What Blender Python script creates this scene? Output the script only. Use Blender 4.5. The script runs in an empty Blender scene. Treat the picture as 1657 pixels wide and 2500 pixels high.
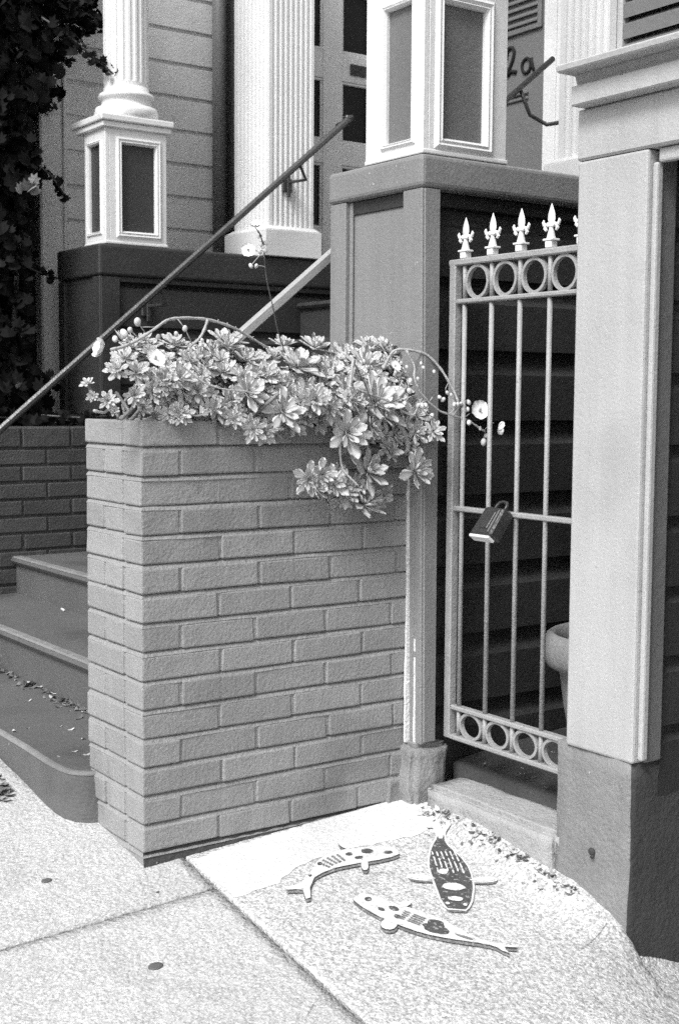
import bpy, bmesh, math, random
from mathutils import Vector, Matrix, Euler, noise
random.seed(7)
S = bpy.context.scene
COL = S.collection
R = math.radians
V = Vector

# ------------------------------------------------------------------ camera
yaw, pitch, roll = R(54.74675), R(4.99966), R(0.37552)
fwd = V((math.cos(yaw)*math.cos(pitch), math.sin(yaw)*math.cos(pitch), -math.sin(pitch)))
rt = V((math.sin(yaw), -math.cos(yaw), 0)); up = rt.cross(fwd)
rgt = rt*math.cos(roll)+up*math.sin(roll); upv = -rt*math.sin(roll)+up*math.cos(roll)
cd = bpy.data.cameras.new('camera'); cam = bpy.data.objects.new('camera', cd); COL.objects.link(cam)
M = Matrix((rgt, upv, -fwd)).transposed().to_4x4(); M.translation = V((-1.35769, -2.70482, 1.10180))
cam.matrix_world = M
cd.sensor_fit = 'VERTICAL'; cd.sensor_height = 36; cd.lens = 46.22
cd.clip_start = .05; cd.clip_end = 500
cd.dof.use_dof = True; cd.dof.focus_distance = 3.05; cd.dof.aperture_fstop = 9
S.camera = cam

# ------------------------------------------------------------------ sky, sun, exposure
SUN = V((-.60, -.24, .77)).normalized()
w = bpy.data.worlds.new('World'); S.world = w; w.use_nodes = True
nt = w.node_tree; nt.nodes.clear()
sky = nt.nodes.new('ShaderNodeTexSky'); sky.sky_type = 'NISHITA'; sky.sun_disc = False
sky.sun_elevation = math.asin(SUN.z); sky.sun_rotation = math.atan2(SUN.x, SUN.y)
sky.dust_density = 3.0; sky.air_density = 1.5
bw = nt.nodes.new('ShaderNodeRGBToBW')
bg = nt.nodes.new('ShaderNodeBackground'); bg.inputs[1].default_value = .095
wo = nt.nodes.new('ShaderNodeOutputWorld')
nt.links.new(sky.outputs[0], bw.inputs[0]); nt.links.new(bw.outputs[0], bg.inputs[0]); nt.links.new(bg.outputs[0], wo.inputs[0])
sl = bpy.data.lights.new('sun', 'SUN'); sl.energy = 1.5; sl.angle = R(20); sl.color = (1, 1, 1)
so = bpy.data.objects.new('sun', sl); COL.objects.link(so); so.rotation_euler = SUN.to_track_quat('Z', 'Y').to_euler()
so.location = (-4, -3, 8)
vs = S.view_settings; vs.view_transform = 'Standard'; vs.look = 'None'; vs.exposure = 1.15; vs.gamma = 1; vs.use_curve_mapping = False
S.render.engine = 'CYCLES'; S.cycles.max_bounces = 6; S.cycles.use_denoising = False; S.cycles.use_adaptive_sampling = True; S.cycles.adaptive_threshold = .026; S.cycles.adaptive_min_samples = 32

# ------------------------------------------------------------------ materials (black and white film: every colour is a grey)
MAT = {}
def mat(name, v, rough=.6, var=.08, vs_=6, bump=.15, bs=90, grain=.06, gs=350, spots=0, spot_v=.02, dirt=0, rnd=0, rim=0, spec=.4, streak=0, chips=0, wear=0, orand=0):
    m = bpy.data.materials.new(name); m.use_nodes = True; t = m.node_tree; n = t.nodes; L = t.links
    b = n['Principled BSDF']; b.inputs['Roughness'].default_value = rough; b.inputs['Specular IOR Level'].default_value = spec
    tc = n.new('ShaderNodeTexCoord'); geo = n.new('ShaderNodeNewGeometry')
    def ntex(sc, det=4):
        x = n.new('ShaderNodeTexNoise'); x.inputs['Scale'].default_value = sc; x.inputs['Detail'].default_value = det
        L.new(geo.outputs['Position'], x.inputs['Vector']); return x.outputs['Fac']
    def math_(op, a, b_):
        x = n.new('ShaderNodeMath'); x.operation = op
        for i, q in enumerate((a, b_)):
            if isinstance(q, (int, float)): x.inputs[i].default_value = q
            else: L.new(q, x.inputs[i])
        return x.outputs[0]
    def scaled(o, amt): return math_('ADD', math_('MULTIPLY', math_('SUBTRACT', o, .5), 2.6*amt), 1.0)
    val = math_('MULTIPLY', scaled(ntex(vs_), var), scaled(ntex(gs, 1), grain))
    val = math_('MULTIPLY', val, v)
    if rnd:
        val = math_('MULTIPLY', val, math_('ADD', math_('MULTIPLY', geo.outputs['Random Per Island'], 2*rnd), 1-rnd))
    if dirt:
        d = n.new('ShaderNodeMapRange'); L.new(ntex(3.1, 8), d.inputs[0]); d.inputs[1].default_value = .52; d.inputs[2].default_value = .72
        val = math_('MULTIPLY', val, math_('SUBTRACT', 1.0, math_('MULTIPLY', d.outputs[0], dirt)))
    if orand:      # each piece took the paint a little differently
        oi = n.new('ShaderNodeObjectInfo'); val = math_('MULTIPLY', val, math_('ADD', math_('MULTIPLY', oi.outputs['Random'], 2*orand), 1-orand))
    if streak:     # rain streaks run down the face
        mp = n.new('ShaderNodeMapping'); mp.inputs['Scale'].default_value = (38, 38, 2.2); L.new(geo.outputs['Position'], mp.inputs['Vector'])
        x = n.new('ShaderNodeTexNoise'); x.inputs['Scale'].default_value = 1; x.inputs['Detail'].default_value = 5; L.new(mp.outputs[0], x.inputs['Vector'])
        val = math_('MULTIPLY', val, scaled(x.outputs['Fac'], streak))
    if chips:      # small flakes of bare, paler undercoat
        d = n.new('ShaderNodeMapRange'); L.new(ntex(46, 5), d.inputs[0]); d.inputs[1].default_value = .715; d.inputs[2].default_value = .73
        val = math_('ADD', val, math_('MULTIPLY', d.outputs[0], chips))
    if wear:       # paint rubbed through to the concrete
        d = n.new('ShaderNodeMapRange'); L.new(ntex(105, 8), d.inputs[0]); d.inputs[1].default_value = .57; d.inputs[2].default_value = .66
        val = math_('ADD', math_('MULTIPLY', val, math_('SUBTRACT', 1.0, math_('MULTIPLY', d.outputs[0], wear))), math_('MULTIPLY', d.outputs[0], .42*wear))
    if spots:
        vo = n.new('ShaderNodeTexVoronoi'); vo.inputs['Scale'].default_value = spots; L.new(geo.outputs['Position'], vo.inputs['Vector'])
        sp = n.new('ShaderNodeSeparateColor'); L.new(vo.outputs['Color'], sp.inputs[0])
        val = math_('MULTIPLY', val, math_('ADD', math_('MULTIPLY', sp.outputs[0], 2*spot_v), 1-spot_v))
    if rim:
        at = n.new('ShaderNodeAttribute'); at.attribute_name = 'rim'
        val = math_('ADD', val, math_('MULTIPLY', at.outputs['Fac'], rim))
    cc = n.new('ShaderNodeCombineColor')
    for i in range(3): L.new(val, cc.inputs[i])
    L.new(cc.outputs[0], b.inputs['Base Color'])
    if bump:
        bp = n.new('ShaderNodeBump'); bp.inputs['Strength'].default_value = bump; bp.inputs['Distance'].default_value = .01
        L.new(math_('ADD', ntex(bs, 6), math_('MULTIPLY', ntex(bs*.17, 3), 1.2)), bp.inputs['Height']); L.new(bp.outputs[0], b.inputs['Normal'])
    MAT[name] = m; return m
mat('brick_paint', .29, .55, .12, 5, .30, 120, .20, 280, dirt=.30, streak=.08, chips=.12, orand=.09)
mat('mortar_paint', .28, .65, .12, 5, .45, 120, .20, 280, dirt=.2)
mat('shaded_brick_paint', .075, .55, .12, 5, .36, 130, .2, 280, dirt=.3, orand=.12)  # brick paint with the shade beyond the steps put into its colour
mat('wood_paint', .23, .5, .10, 4, .16, 110, .20, 280, dirt=.14, streak=.10, chips=.18)
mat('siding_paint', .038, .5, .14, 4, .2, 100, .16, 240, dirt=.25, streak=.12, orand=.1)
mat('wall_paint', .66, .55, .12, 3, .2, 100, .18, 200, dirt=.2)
mat('shaded_wood_paint', .036, .5, .14, 4, .2, 60, .10, 220, dirt=.2)  # stair wall paint darkened so its colour carries the porch shade
mat('white_paint', .74, .45, .05, 4, .12, 50, .03, 240, dirt=.05)
mat('panel_paint', .15, .5, .10, 6, .2, 60, .12, 260)
mat('dark_panel_paint', .045, .5, .10, 6, .2, 60, .12, 260)
mat('column_paint', .42, .5, .10, 4, .16, 110, .16, 280, dirt=.14, streak=.08, chips=-.10)
mat('gate_paint', .33, .42, .16, 16, .25, 160, .16, 300, dirt=.2, chips=-.14)
mat('finial_paint', .78, .4, .06, 12, .1, 150, .05, 300)
mat('black_metal', .035, .4, .2, 20, .12, 150, .1, 300, spec=.6)
mat('rail_metal', .05, .3, .2, 20, .12, 150, .1, 300, spec=.7)
mat('skylit_rail', .38, .4, .1, 20, .12, 150, .06, 300)
mat('concrete', .47, .85, .14, 2.2, .7, 90, .26, 230, spots=220, spot_v=.24, dirt=.20)
mat('aggregate', .50, .85, .14, 2.2, .8, 90, .30, 210, spots=190, spot_v=.36, dirt=.22)
mat('fresh_cement', .64, .8, .12, 5, .4, 80, .14, 220, spots=200, spot_v=.12, dirt=.1)
mat('joint_dirt', .05, .95, .2, 12, .6, 80)
mat('step_paint', .11, .6, .18, 4, .3, 80, .2, 260, dirt=.4, chips=.12)
mat('pale_nosing', .22, .6, .3, 12, .3, 80, .2, 260, dirt=.5)  # paler strip along the front edge of a step
mat('footing', .23, .8, .2, 4, .45, 90, .2, 240, dirt=.35, streak=.12, chips=.22)
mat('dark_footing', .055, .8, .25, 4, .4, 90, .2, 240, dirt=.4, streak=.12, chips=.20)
mat('pane', .012, .12, .1, 3, 0, spec=.5)
mat('black_gap', .012, .9, 0, 3, 0)
mat('soil', .03, .95, .3, 20, 1.0, 60)
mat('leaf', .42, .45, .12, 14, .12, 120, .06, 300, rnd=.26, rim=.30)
mat('shade_leaf', .09, .6, .2, 14, .2, 120, .1, 300, rnd=.35, rim=.05)  # leaves darkened to stand for the shadow inside the clump
mat('stem', .42, .6, .2, 25, .3, 140)
mat('dark_stem', .10, .6, .2, 25, .3, 140)
mat('woody_stem', .22, .8, .3, 25, .6, 120)
mat('petal', .84, .5, .05, 20, .05)
mat('petal_heart', .40, .6, .2, 60, .2)
mat('bud', .62, .5, .15, 30, .1)
mat('vine_leaf', .007, .7, .2, 10, .1, 80, rnd=.7, spec=.12)
mat('pale_leaf', .20, .5, .2, 10, .1, 80, rnd=.5)
mat('dry_leaf', .45, .8, .3, 30, .3, 100, rnd=.5)
mat('dark_dry_leaf', .12, .8, .3, 30, .3, 100, rnd=.6)
mat('terracotta', .24, .75, .15, 9, .4, 70, .1, 200, dirt=.2)
mat('fish_white', .66, .75, .10, 20, .4, 90, .25, 230, wear=.8)
mat('bare_wood', .72, .8, .2, 30, .5, 120, .2, 250)
mat('fish_dark', .07, .8, .25, 20, .4, 90, .3, 230, wear=.7)
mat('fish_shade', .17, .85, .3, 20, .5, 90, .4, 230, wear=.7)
mat('gum', .10, .7, .2, 60, .4)
mat('lock_body', .035, .35, .3, 40, .2, 120, spec=.6)
mat('lock_chrome', .75, .25, .05, 30, 0)
mat('filter', .7, .7, .1, 60, .2)
mat('asphalt', .05, .9, .2, 3, .8, 60)
mat('louvre_paint', .13, .55, .1, 6, .15)
mat('door_paint', .68, .5, .10, 4, .2, 120, .12, 300)
mat('pipe_paint', .16, .45, .1, 8, .1, 80, .1, 300)
mat('shaded_step_paint', .035, .6, .16, 4, .3, 90, .12, 260)  # step paint darkened to stand for shade on the upper flight
mat('step_concrete', .36, .85, .16, 3, .6, 80, .16, 220, dirt=.2)

# ------------------------------------------------------------------ mesh helpers
class MB:
    def __init__(s): s.bm = bmesh.new()
    def box(s, x0, x1, y0, y1, z0, z1, bev=.002, seg=1, jit=0):
        m = Matrix.Translation(((x0+x1)/2, (y0+y1)/2, (z0+z1)/2)) @ Matrix.Diagonal((abs(x1-x0), abs(y1-y0), abs(z1-z0), 1))
        r = bmesh.ops.create_cube(s.bm, size=1, matrix=m); vs = r['verts']
        if jit:
            for v in vs: v.co += V((random.uniform(-jit, jit), random.uniform(-jit, jit), random.uniform(-jit, jit)))
        if bev:
            es = list({e for v in vs for e in v.link_edges})
            bmesh.ops.bevel(s.bm, geom=es, offset=bev, segments=seg, affect='EDGES', profile=.5)
        return s
    def hull8(s, p, bev=.002):
        vs = [s.bm.verts.new(q) for q in p]
        for f in ((0,1,2,3),(7,6,5,4),(0,4,5,1),(1,5,6,2),(2,6,7,3),(3,7,4,0)): s.bm.faces.new([vs[i] for i in f])
        if bev:
            es = list({e for v in vs for e in v.link_edges})
            bmesh.ops.bevel(s.bm, geom=es, offset=bev, segments=1, affect='EDGES', profile=.5)
        return s
    def prism(s, pts, ax, a, b):
        def P(q, c):
            return {0: (c, q[0], q[1]), 1: (q[0], c, q[1]), 2: (q[0], q[1], c)}[ax]
        A = [s.bm.verts.new(P(q, a)) for q in pts]; B = [s.bm.verts.new(P(q, b)) for q in pts]
        n = len(pts)
        for i in range(n): s.bm.faces.new((A[i], A[(i+1)%n], B[(i+1)%n], B[i]))
        s.bm.faces.new(A[::-1]); s.bm.faces.new(B)
        return s
    def tube(s, pts, r, sides=8, caps=True):
        pts = [V(p) for p in pts]; n = len(pts)
        rr = r if isinstance(r, (list, tuple)) else [r]*n
        rings = []; ref = None
        for i, p in enumerate(pts):
            t = (pts[min(i+1, n-1)]-pts[max(i-1, 0)]).normalized()
            if ref is None: ref = t.orthogonal().normalized()
            u = (ref - t*ref.dot(t));
            u = u.normalized() if u.length > 1e-6 else t.orthogonal().normalized()
            ref = u; v = t.cross(u)
            rings.append([s.bm.verts.new(p+(u*math.cos(2*math.pi*k/sides)+v*math.sin(2*math.pi*k/sides))*rr[i]) for k in range(sides)])
        for a, b in zip(rings, rings[1:]):
            for k in range(sides): s.bm.faces.new((a[k], a[(k+1)%sides], b[(k+1)%sides], b[k]))
        if caps: s.bm.faces.new(rings[0][::-1]); s.bm.faces.new(rings[-1])
        return s
    def bar(s, p, q, wx, wy, upd=(0,0,1), bev=.0015):
        p, q = V(p), V(q); t = (q-p).normalized(); u = V(upd); u = (u-t*u.dot(t)).normalized(); v = t.cross(u)
        c = [u*wy/2*a+v*wx/2*b for a, b in ((-1,-1),(-1,1),(1,1),(1,-1))]
        return s.hull8([p+k for k in c]+[q+k for k in c], bev)
    def lathe(s, prof, c=(0,0,0), n=24, ax=None):
        c = V(c); rings = []
        for r_, z in prof:
            rings.append([s.bm.verts.new(c+V((r_*math.cos(2*math.pi*k/n), r_*math.sin(2*math.pi*k/n), z))) for k in range(n)])
        for a, b in zip(rings, rings[1:]):
            for k in range(n): s.bm.faces.new((a[k], a[(k+1)%n], b[(k+1)%n], b[k]))
        s.bm.faces.new(rings[0][::-1]); s.bm.faces.new(rings[-1]); return s
    def ell(s, c, rx, ry=None, rz=None, rot=None, u=8, v=6):
        ry = ry or rx; rz = rz or rx
        m = Matrix.Translation(c) @ (rot.to_matrix().to_4x4() if rot else Matrix()) @ Matrix.Diagonal((rx, ry, rz, 1))
        bmesh.ops.create_uvsphere(s.bm, u_segments=u, v_segments=v, radius=1, matrix=m); return s
    def mesh(s, name, m, smooth=False):
        bmesh.ops.recalc_face_normals(s.bm, faces=s.bm.faces)
        me = bpy.data.meshes.new(name); s.bm.to_mesh(me); s.bm.free()
        me.materials.append(MAT[m])
        if smooth:
            for p in me.polygons: p.use_smooth = True
        return me
W = {}
def link(name, data, parent=None, loc=None):
    """data is in world coordinates relative to loc (default: the parent's world point)"""
    o = bpy.data.objects.new(name, data); COL.objects.link(o)
    pw = W.get(parent.name, V((0,0,0))) if parent else V((0,0,0))
    lw = V(loc) if loc is not None else pw
    if parent: o.parent = parent
    o.location = lw-pw; W[o.name] = lw
    return o
def part(name, mb, m, parent=None, smooth=False):
    """mb in world coordinates"""
    me = mb.mesh(name, m, smooth)
    pw = W.get(parent.name, V((0,0,0))) if parent else V((0,0,0))
    if pw.length: me.transform(Matrix.Translation(-pw))
    return link(name, me, parent)
def tag(o, label=None, cat=None, group=None, kind=None):
    for k, v in (('label', label), ('category', cat), ('group', group), ('kind', kind)):
        if v: o[k] = v
    return o
def thing(name, loc, label, cat, group=None):
    o = link(name, None, None, loc); o.empty_display_size = .1
    return tag(o, label, cat, group)
def solid(name, mb, m, label, cat, loc, group=None, smooth=False):
    me = mb.mesh(name, m, smooth); me.transform(Matrix.Translation(-V(loc)))
    return tag(link(name, me, None, loc), label, cat, group)
def structure(name, mb, m, smooth=False):
    o = part(name, mb, m, None, smooth); o['kind'] = 'structure'; return o

# ------------------------------------------------------------------ ground
def sstep(a, b, x):
    t = max(0, min(1, (x-a)/(b-a))); return t*t*(3-2*t)
def gz(x, y):
    z = .16*max(-9, min(9, y))+.045*max(-2.2, min(x, 1.6))
    if x > .5 and y < -.6:
        k = sstep(.775, .825, x)
        d = max(0, min(x, 3)-.52); d = d*d/(d+.06)
        z -= .31*d*sstep(-.772+.040*k, -.95+.180*k, y)
    z += .045*sstep(.70, .80, x)*sstep(-.84, -.60, y)*sstep(-.02, -.30, y)      # cement worked up against the step and the footing
    if y > .27: z -= max(0, z-.06)*sstep(-.075, -.03, x)
    if x > .55 and y < -.55: z += .0035*sstep(.55, .75, x)*noise.noise(V((x*26, y*26, 5)))
    if abs(x) < 3 and abs(y) < 3: z += .0025*noise.noise(V((x*2.3, y*2.3, 3)))+.0012*noise.noise(V((x*9, y*9, 7)))
    return z
def grid(x0, x1, y0, y1, step, dz=0, edge=.006, ragged=False):
    mb = MB(); nx = max(1, round((x1-x0)/step)); ny = max(1, round((y1-y0)/step)); vs = []
    for i in range(nx+1):
        row = []
        for j in range(ny+1):
            x = x0+(x1-x0)*i/nx; y = y0+(y1-y0)*j/ny; z = gz(x, y)+dz
            row.append(mb.bm.verts.new((x, y, z)))
        vs.append(row)
    for i in range(nx):
        for j in range(ny): mb.bm.faces.new((vs[i][j], vs[i+1][j], vs[i+1][j+1], vs[i][j+1]))
    if edge:   # a worn, rounded arris and a vertical face down into the joint
        loop = [vs[i][0] for i in range(nx+1)]+[vs[nx][j] for j in range(1, ny+1)]+[vs[i][ny] for i in range(nx-1, -1, -1)]+[vs[0][j] for j in range(ny-1, 0, -1)]
        cx, cy = (x0+x1)/2, (y0+y1)/2
        low = []
        for v in loop:
            d = V((math.copysign(1, v.co.x-cx) if v.co.x in (x0, x1) else 0, math.copysign(1, v.co.y-cy) if v.co.y in (y0, y1) else 0, 0))
            wob = .5+.5*noise.noise(v.co*60)
            low.append((mb.bm.verts.new(v.co+d*(.001+.0035*wob)+V((0,0,-.004))), d))
        n = len(loop)
        deep = [mb.bm.verts.new(v.co+V((0,0,-.08))) for v, d in low]
        for k in range(n):
            a, b = k, (k+1) % n
            mb.bm.faces.new((loop[b], loop[a], low[a][0], low[b][0])); mb.bm.faces.new((low[b][0], low[a][0], deep[a], deep[b]))
    return mb
base = grid(-2.3, 3.6, -9, 9, .3, -.20, 0); structure('ground', base, 'joint_dirt', True)
walk = tag(link('sidewalk', None, None, (-.3, -.4, gz(-.3, -.4))), kind='structure')
J = .1075; g = .004
def slab(x0, x1, y0, y1, st, m, lab=None):
    o = part('slab', grid(x0, x1, y0, y1, st), m, walk, True)
    if lab: o['label'] = lab
slab(-1.3, J-g, -.155+g, .9, .03, 'concrete')
slab(-1.3, J-g, -1.65, -.155-g, .03, 'concrete')
slab(J+g, 1.40, -1.65, .06, .016, 'aggregate', 'coarser slab with the three painted fish')
for (x0, x1, y0, y1) in ((-1.3, J-g, .9+2*g, 2.4), (-1.3, J-g, 2.4+2*g, 4), (-1.3, J-g, -3.1, -1.65-2*g), (J+g, 1.15, -3.1, -1.65-2*g), (-1.3, 1.15, -4.6, -3.1-2*g),
                         (-2.3, -1.3-2*g, -3.1, -1.65), (-2.3, -1.3-2*g, -1.65+2*g, .9), (-2.3, -1.3-2*g, .9+2*g, 2.4), (-2.3, -1.3-2*g, -4.6, -3.1-2*g)):
    slab(x0, x1, y0, y1, .12, 'concrete')
structure('driveway', grid(1.40+2*g, 3.4, -3.4, -.72, .06), 'aggregate', True)
mb = MB()
for a, b in ((-40, -9), (-9, 0), (0, 9), (9, 40)): 
    za, zb = gz(-2.3, a)-.15, gz(-2.3, b)-.15
    mb.bm.faces.new([mb.bm.verts.new(p) for p in ((-40, a, za), (-2.45, a, za), (-2.45, b, zb), (-40, b, zb))])
structure('road', mb, 'asphalt')
mb = MB(); mb.hull8([(-2.45, -9, gz(-2.3, -9)-.2), (-2.3, -9, gz(-2.3, -9)-.2), (-2.3, 9, gz(-2.3, 9)-.2), (-2.45, 9, gz(-2.3, 9)-.2),
                     (-2.45, -9, gz(-2.3, -9)), (-2.3, -9, gz(-2.3, -9)), (-2.3, 9, gz(-2.3, 9)), (-2.45, 9, gz(-2.3, 9))], .01)
structure('kerb', mb, 'concrete')
# pale cement skim laid along the foot of the planter
def sheet(poly, dz, inset=None):
    """flat outline laid on the ground surface"""
    mb = MB(); vs = [mb.bm.verts.new((x, y, 0)) for x, y in poly]; f = mb.bm.faces.new(vs)
    bmesh.ops.triangulate(mb.bm, faces=[f])
    bmesh.ops.subdivide_edges(mb.bm, edges=mb.bm.edges[:], cuts=3, use_grid_fill=True)
    bmesh.ops.triangulate(mb.bm, faces=mb.bm.faces[:])
    for v in mb.bm.verts: v.co.z = gz(v.co.x, v.co.y)+dz
    return mb
def ragged(poly, amp=.006, step=.02):
    out = []
    for i, p in enumerate(poly):
        q = poly[(i+1) % len(poly)]; d = math.dist(p, q); n = max(1, int(d/step))
        for k in range(n):
            t = k/n; x = p[0]+(q[0]-p[0])*t; y = p[1]+(q[1]-p[1])*t
            out.append((x+amp*noise.noise(V((x*40, y*40, 1))), y+amp*noise.noise(V((x*40, y*40, 9)))))
    return out
o = part('cement_skim', sheet(ragged([(J+.006, -.02), (J+.008, -.215), (.24, -.205), (.33, -.165), (.50, -.155), (.66, -.185), (.78, -.15), (.80, .02)], .014), .0012), 'fresh_cement', walk, True)

# ------------------------------------------------------------------ bricks
def brick_mesh(l, d, h, m, k):
    mb = MB(); random.seed(100+k+int(l*1000))
    mb.box(0, l, 0, d, 0, h, .0042, 2, .0013)
    me = mb.mesh('brick', m); return me
def variants(l, d, h, m, n=5): return [brick_mesh(l, d, h, m, k) for k in range(n)]
CH = .068; BH = .0570; BD = .09
pl = thing('brick_planter', (0, 0, 0), 'waist-high painted brick planter at the head of the sidewalk', 'planter')
PX1, PY1, PT = .775, .300, 1.05
# one bed of mortar: each bed joint is struck, tucked under the brick above and sloping out to the arris of the brick below
mb = MB(); prof = [(.004, -.15)]
for c in range(14, -1, -1):
    zt = PT-CH*(c+1)+.0045; zb_ = zt-(CH-BH)
    prof += [(.0035, zb_-.004), (.0004, zb_-.0010), (.0035, zb_+(zt-zb_)*.45), (.0085, zt-.0016), (.0110, zt+.0012), (.0035, zt+.003)]
prof += [(.0035, PT-.012)]
lines = []
for o_, z in prof:
    q = []
    n = 26
    for i in range(n+1): q.append((PX1+(o_-PX1)*i/n, o_))
    for i in range(1, 11): q.append((o_, o_+(PY1-.002-o_)*i/10))
    lines.append([mb.bm.verts.new((x+.0012*noise.noise(V((x*30, y*30, z*30))), y+.0012*noise.noise(V((x*30, y*30, z*30+9))), z+.0016*noise.noise(V((x*14+5, y*14, z*3))))) for x, y in q])
for a_, b_ in zip(lines, lines[1:]):
    for k in range(len(a_)-1): mb.bm.faces.new((a_[k], a_[k+1], b_[k+1], b_[k]))
part('mortar_bed', mb, 'mortar_paint', pl)
mb = MB(); mb.box(.05, PX1, PY1-.05, PY1-.0025, -.15, PT-.03, 0); part('rear_wall', mb, 'brick_paint', pl)
mb = MB(); mb.box(.085, PX1-.01, .085, PY1-.07, .95, 1.015, .01); part('soil', mb, 'soil', pl)
mb = MB(); mb.box(.085, PX1-.002, PY1-.08, PY1-.004, .9, PT-.004, .003); part('rear_wall', mb, 'brick_paint', pl)
vS = variants(.2025, BD, BH, 'brick_paint'); vH = variants(.0985, BD, BH, 'brick_paint')
vSL = variants(BD, .195, BH, 'brick_paint'); vHL = variants(BD, .095, BH, 'brick_paint')
ends = {}
def put(me, loc, parent, scale=None):
    o = link('brick', me, parent, loc)
    o.rotation_euler = (random.uniform(-.006, .006), random.uniform(-.006, .006), random.uniform(-.008, .008))
    if scale: o.scale = scale
    return o
random.seed(3)
PITCH = .2095
for c in range(15):
    z = PT-CH*(c+1)+.0045
    odd = c % 2 == 0
    j = lambda a=.0018: random.uniform(-a, a)
    # long face: stretchers, stepping half a brick each course
    x = 0 if odd else .1045
    sh_ = random.uniform(-.007, .007)
    if not odd: put(random.choice(vH), (j(.001), j(), z+j(.001)), pl)
    first = True
    while x < PX1-.03:
        l = min((.2025+sh_) if first else .2025+random.uniform(-.0025, .0025), PX1-x)
        put(random.choice(vS), (x, j(), z+j(.001)), pl, (l/.2025, 1, 1))
        x += l+.0065+random.uniform(-.0015, .0015); first = False
    # short face
    if odd: put(random.choice(vSL), (j(), .0995, z+j(.001)), pl, (1, (PY1-.0995)/.195, 1))
    else:
        put(random.choice(vHL), (j(), .0995, z+j(.001)), pl)
        put(random.choice(vHL), (j(), .204, z+j(.001)), pl, (1, (PY1-.204)/.095, 1))
# rough cement fillet at the foot of the planter
mb = MB()
n = 120
A = []; B_ = []
for i in range(n+1):
    x = .001+(PX1-.001)*i/n; zt = .040; y0 = -.003-.010*abs(noise.noise(V((x*22, 3, 4))))
    A.append((mb.bm.verts.new((x, .012, zt)), mb.bm.verts.new((x, .004, zt-.004)), mb.bm.verts.new((x, y0, gz(x, y0)-.03))))
for a, b in zip(A, A[1:]):
    mb.bm.faces.new((a[0], b[0], b[1], a[1])); mb.bm.faces.new((a[1], b[1], b[2], a[2]))
part('cement_foot', mb, 'dark_footing', pl, True)

# ------------------------------------------------------------------ front steps
st = thing('front_steps', (.6, 1.3, .1), 'flight of grey painted steps climbing to the porch', 'steps')
front = [(-.052, 2.32), (-.050, 1.4), (-.049, .75), (-.051, .59), (-.056, .47), (-.057, .40), (-.054, .345), (-.047, .312), (-.033, .290), (-.012, .272), (.02, .262)]
mb = MB(); Z1 = .165
rows = []
for i, (x, y) in enumerate(front):
    tx, ty = (V(front[min(i+1, len(front)-1)])-V(front[max(i-1, 0)])).normalized(); nx, ny = ty, -tx   # outward
    if nx > 0 or (abs(nx) < .2 and ny > 0): nx, ny = -nx, -ny
    prof = [(-.014, Z1), (-.004, Z1-.001), (0, Z1-.004), (.001, Z1-.010), (.014, Z1-.06), (.020, gz(x, y)-.05)]
    rows.append([mb.bm.verts.new((x+nx*d, y+ny*d, z)) for d, z in prof])
for a, b in zip(rows, rows[1:]):
    for k in range(5): mb.bm.faces.new((a[k], a[k+1], b[k+1], b[k]))
back = [mb.bm.verts.new((.30, y, Z1)) for x, y in front[:-1]]+[mb.bm.verts.new((.30, .262, Z1))]
for i in range(len(front)-1): mb.bm.faces.new((rows[i][0], rows[i+1][0], back[i+1], back[i]))
o = part('step', mb, 'step_paint', st, True)
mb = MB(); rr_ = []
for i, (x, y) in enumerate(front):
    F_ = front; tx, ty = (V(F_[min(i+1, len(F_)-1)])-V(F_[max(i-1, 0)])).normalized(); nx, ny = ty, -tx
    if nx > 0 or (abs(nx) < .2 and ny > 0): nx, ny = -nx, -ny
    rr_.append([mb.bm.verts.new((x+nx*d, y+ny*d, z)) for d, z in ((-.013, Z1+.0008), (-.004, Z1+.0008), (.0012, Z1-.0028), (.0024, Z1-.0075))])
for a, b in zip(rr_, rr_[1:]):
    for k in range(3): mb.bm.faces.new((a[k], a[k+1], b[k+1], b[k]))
part('nosing', mb, 'pale_nosing', o, True)
xs = [.266, .60, .945, 1.15, 1.36, 1.56, 1.755, 1.954, 2.18]
zs = [.312, .46, .636, .81, .985, 1.16, 1.345, 1.523, 1.70]
for k in range(9):
    x, z = xs[k], zs[k]; zb = (zs[k-1] if k else Z1)-.03; x2 = xs[k+1]+.05 if k < 8 else 3.0
    y0 = .296 if x < .74 else .372
    prof = [(x, zb), (x, z-.030), (x-.014, z-.027), (x-.022, z-.016), (x-.018, z-.004), (x-.008, z), (x2, z), (x2, zb)]
    mb = MB(); mb.prism(prof, 1, y0, 2.296)
    o = part('step', mb, 'step_paint' if k < 2 else 'shaded_step_paint', st)  # upper steps get a darker colour in place of porch shade
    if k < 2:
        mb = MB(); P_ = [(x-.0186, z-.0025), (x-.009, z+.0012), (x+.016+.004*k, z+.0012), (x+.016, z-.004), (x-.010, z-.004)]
        mb.prism(P_, 1, y0+.002, 2.294); part('nosing', mb, 'pale_nosing', o)

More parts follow.
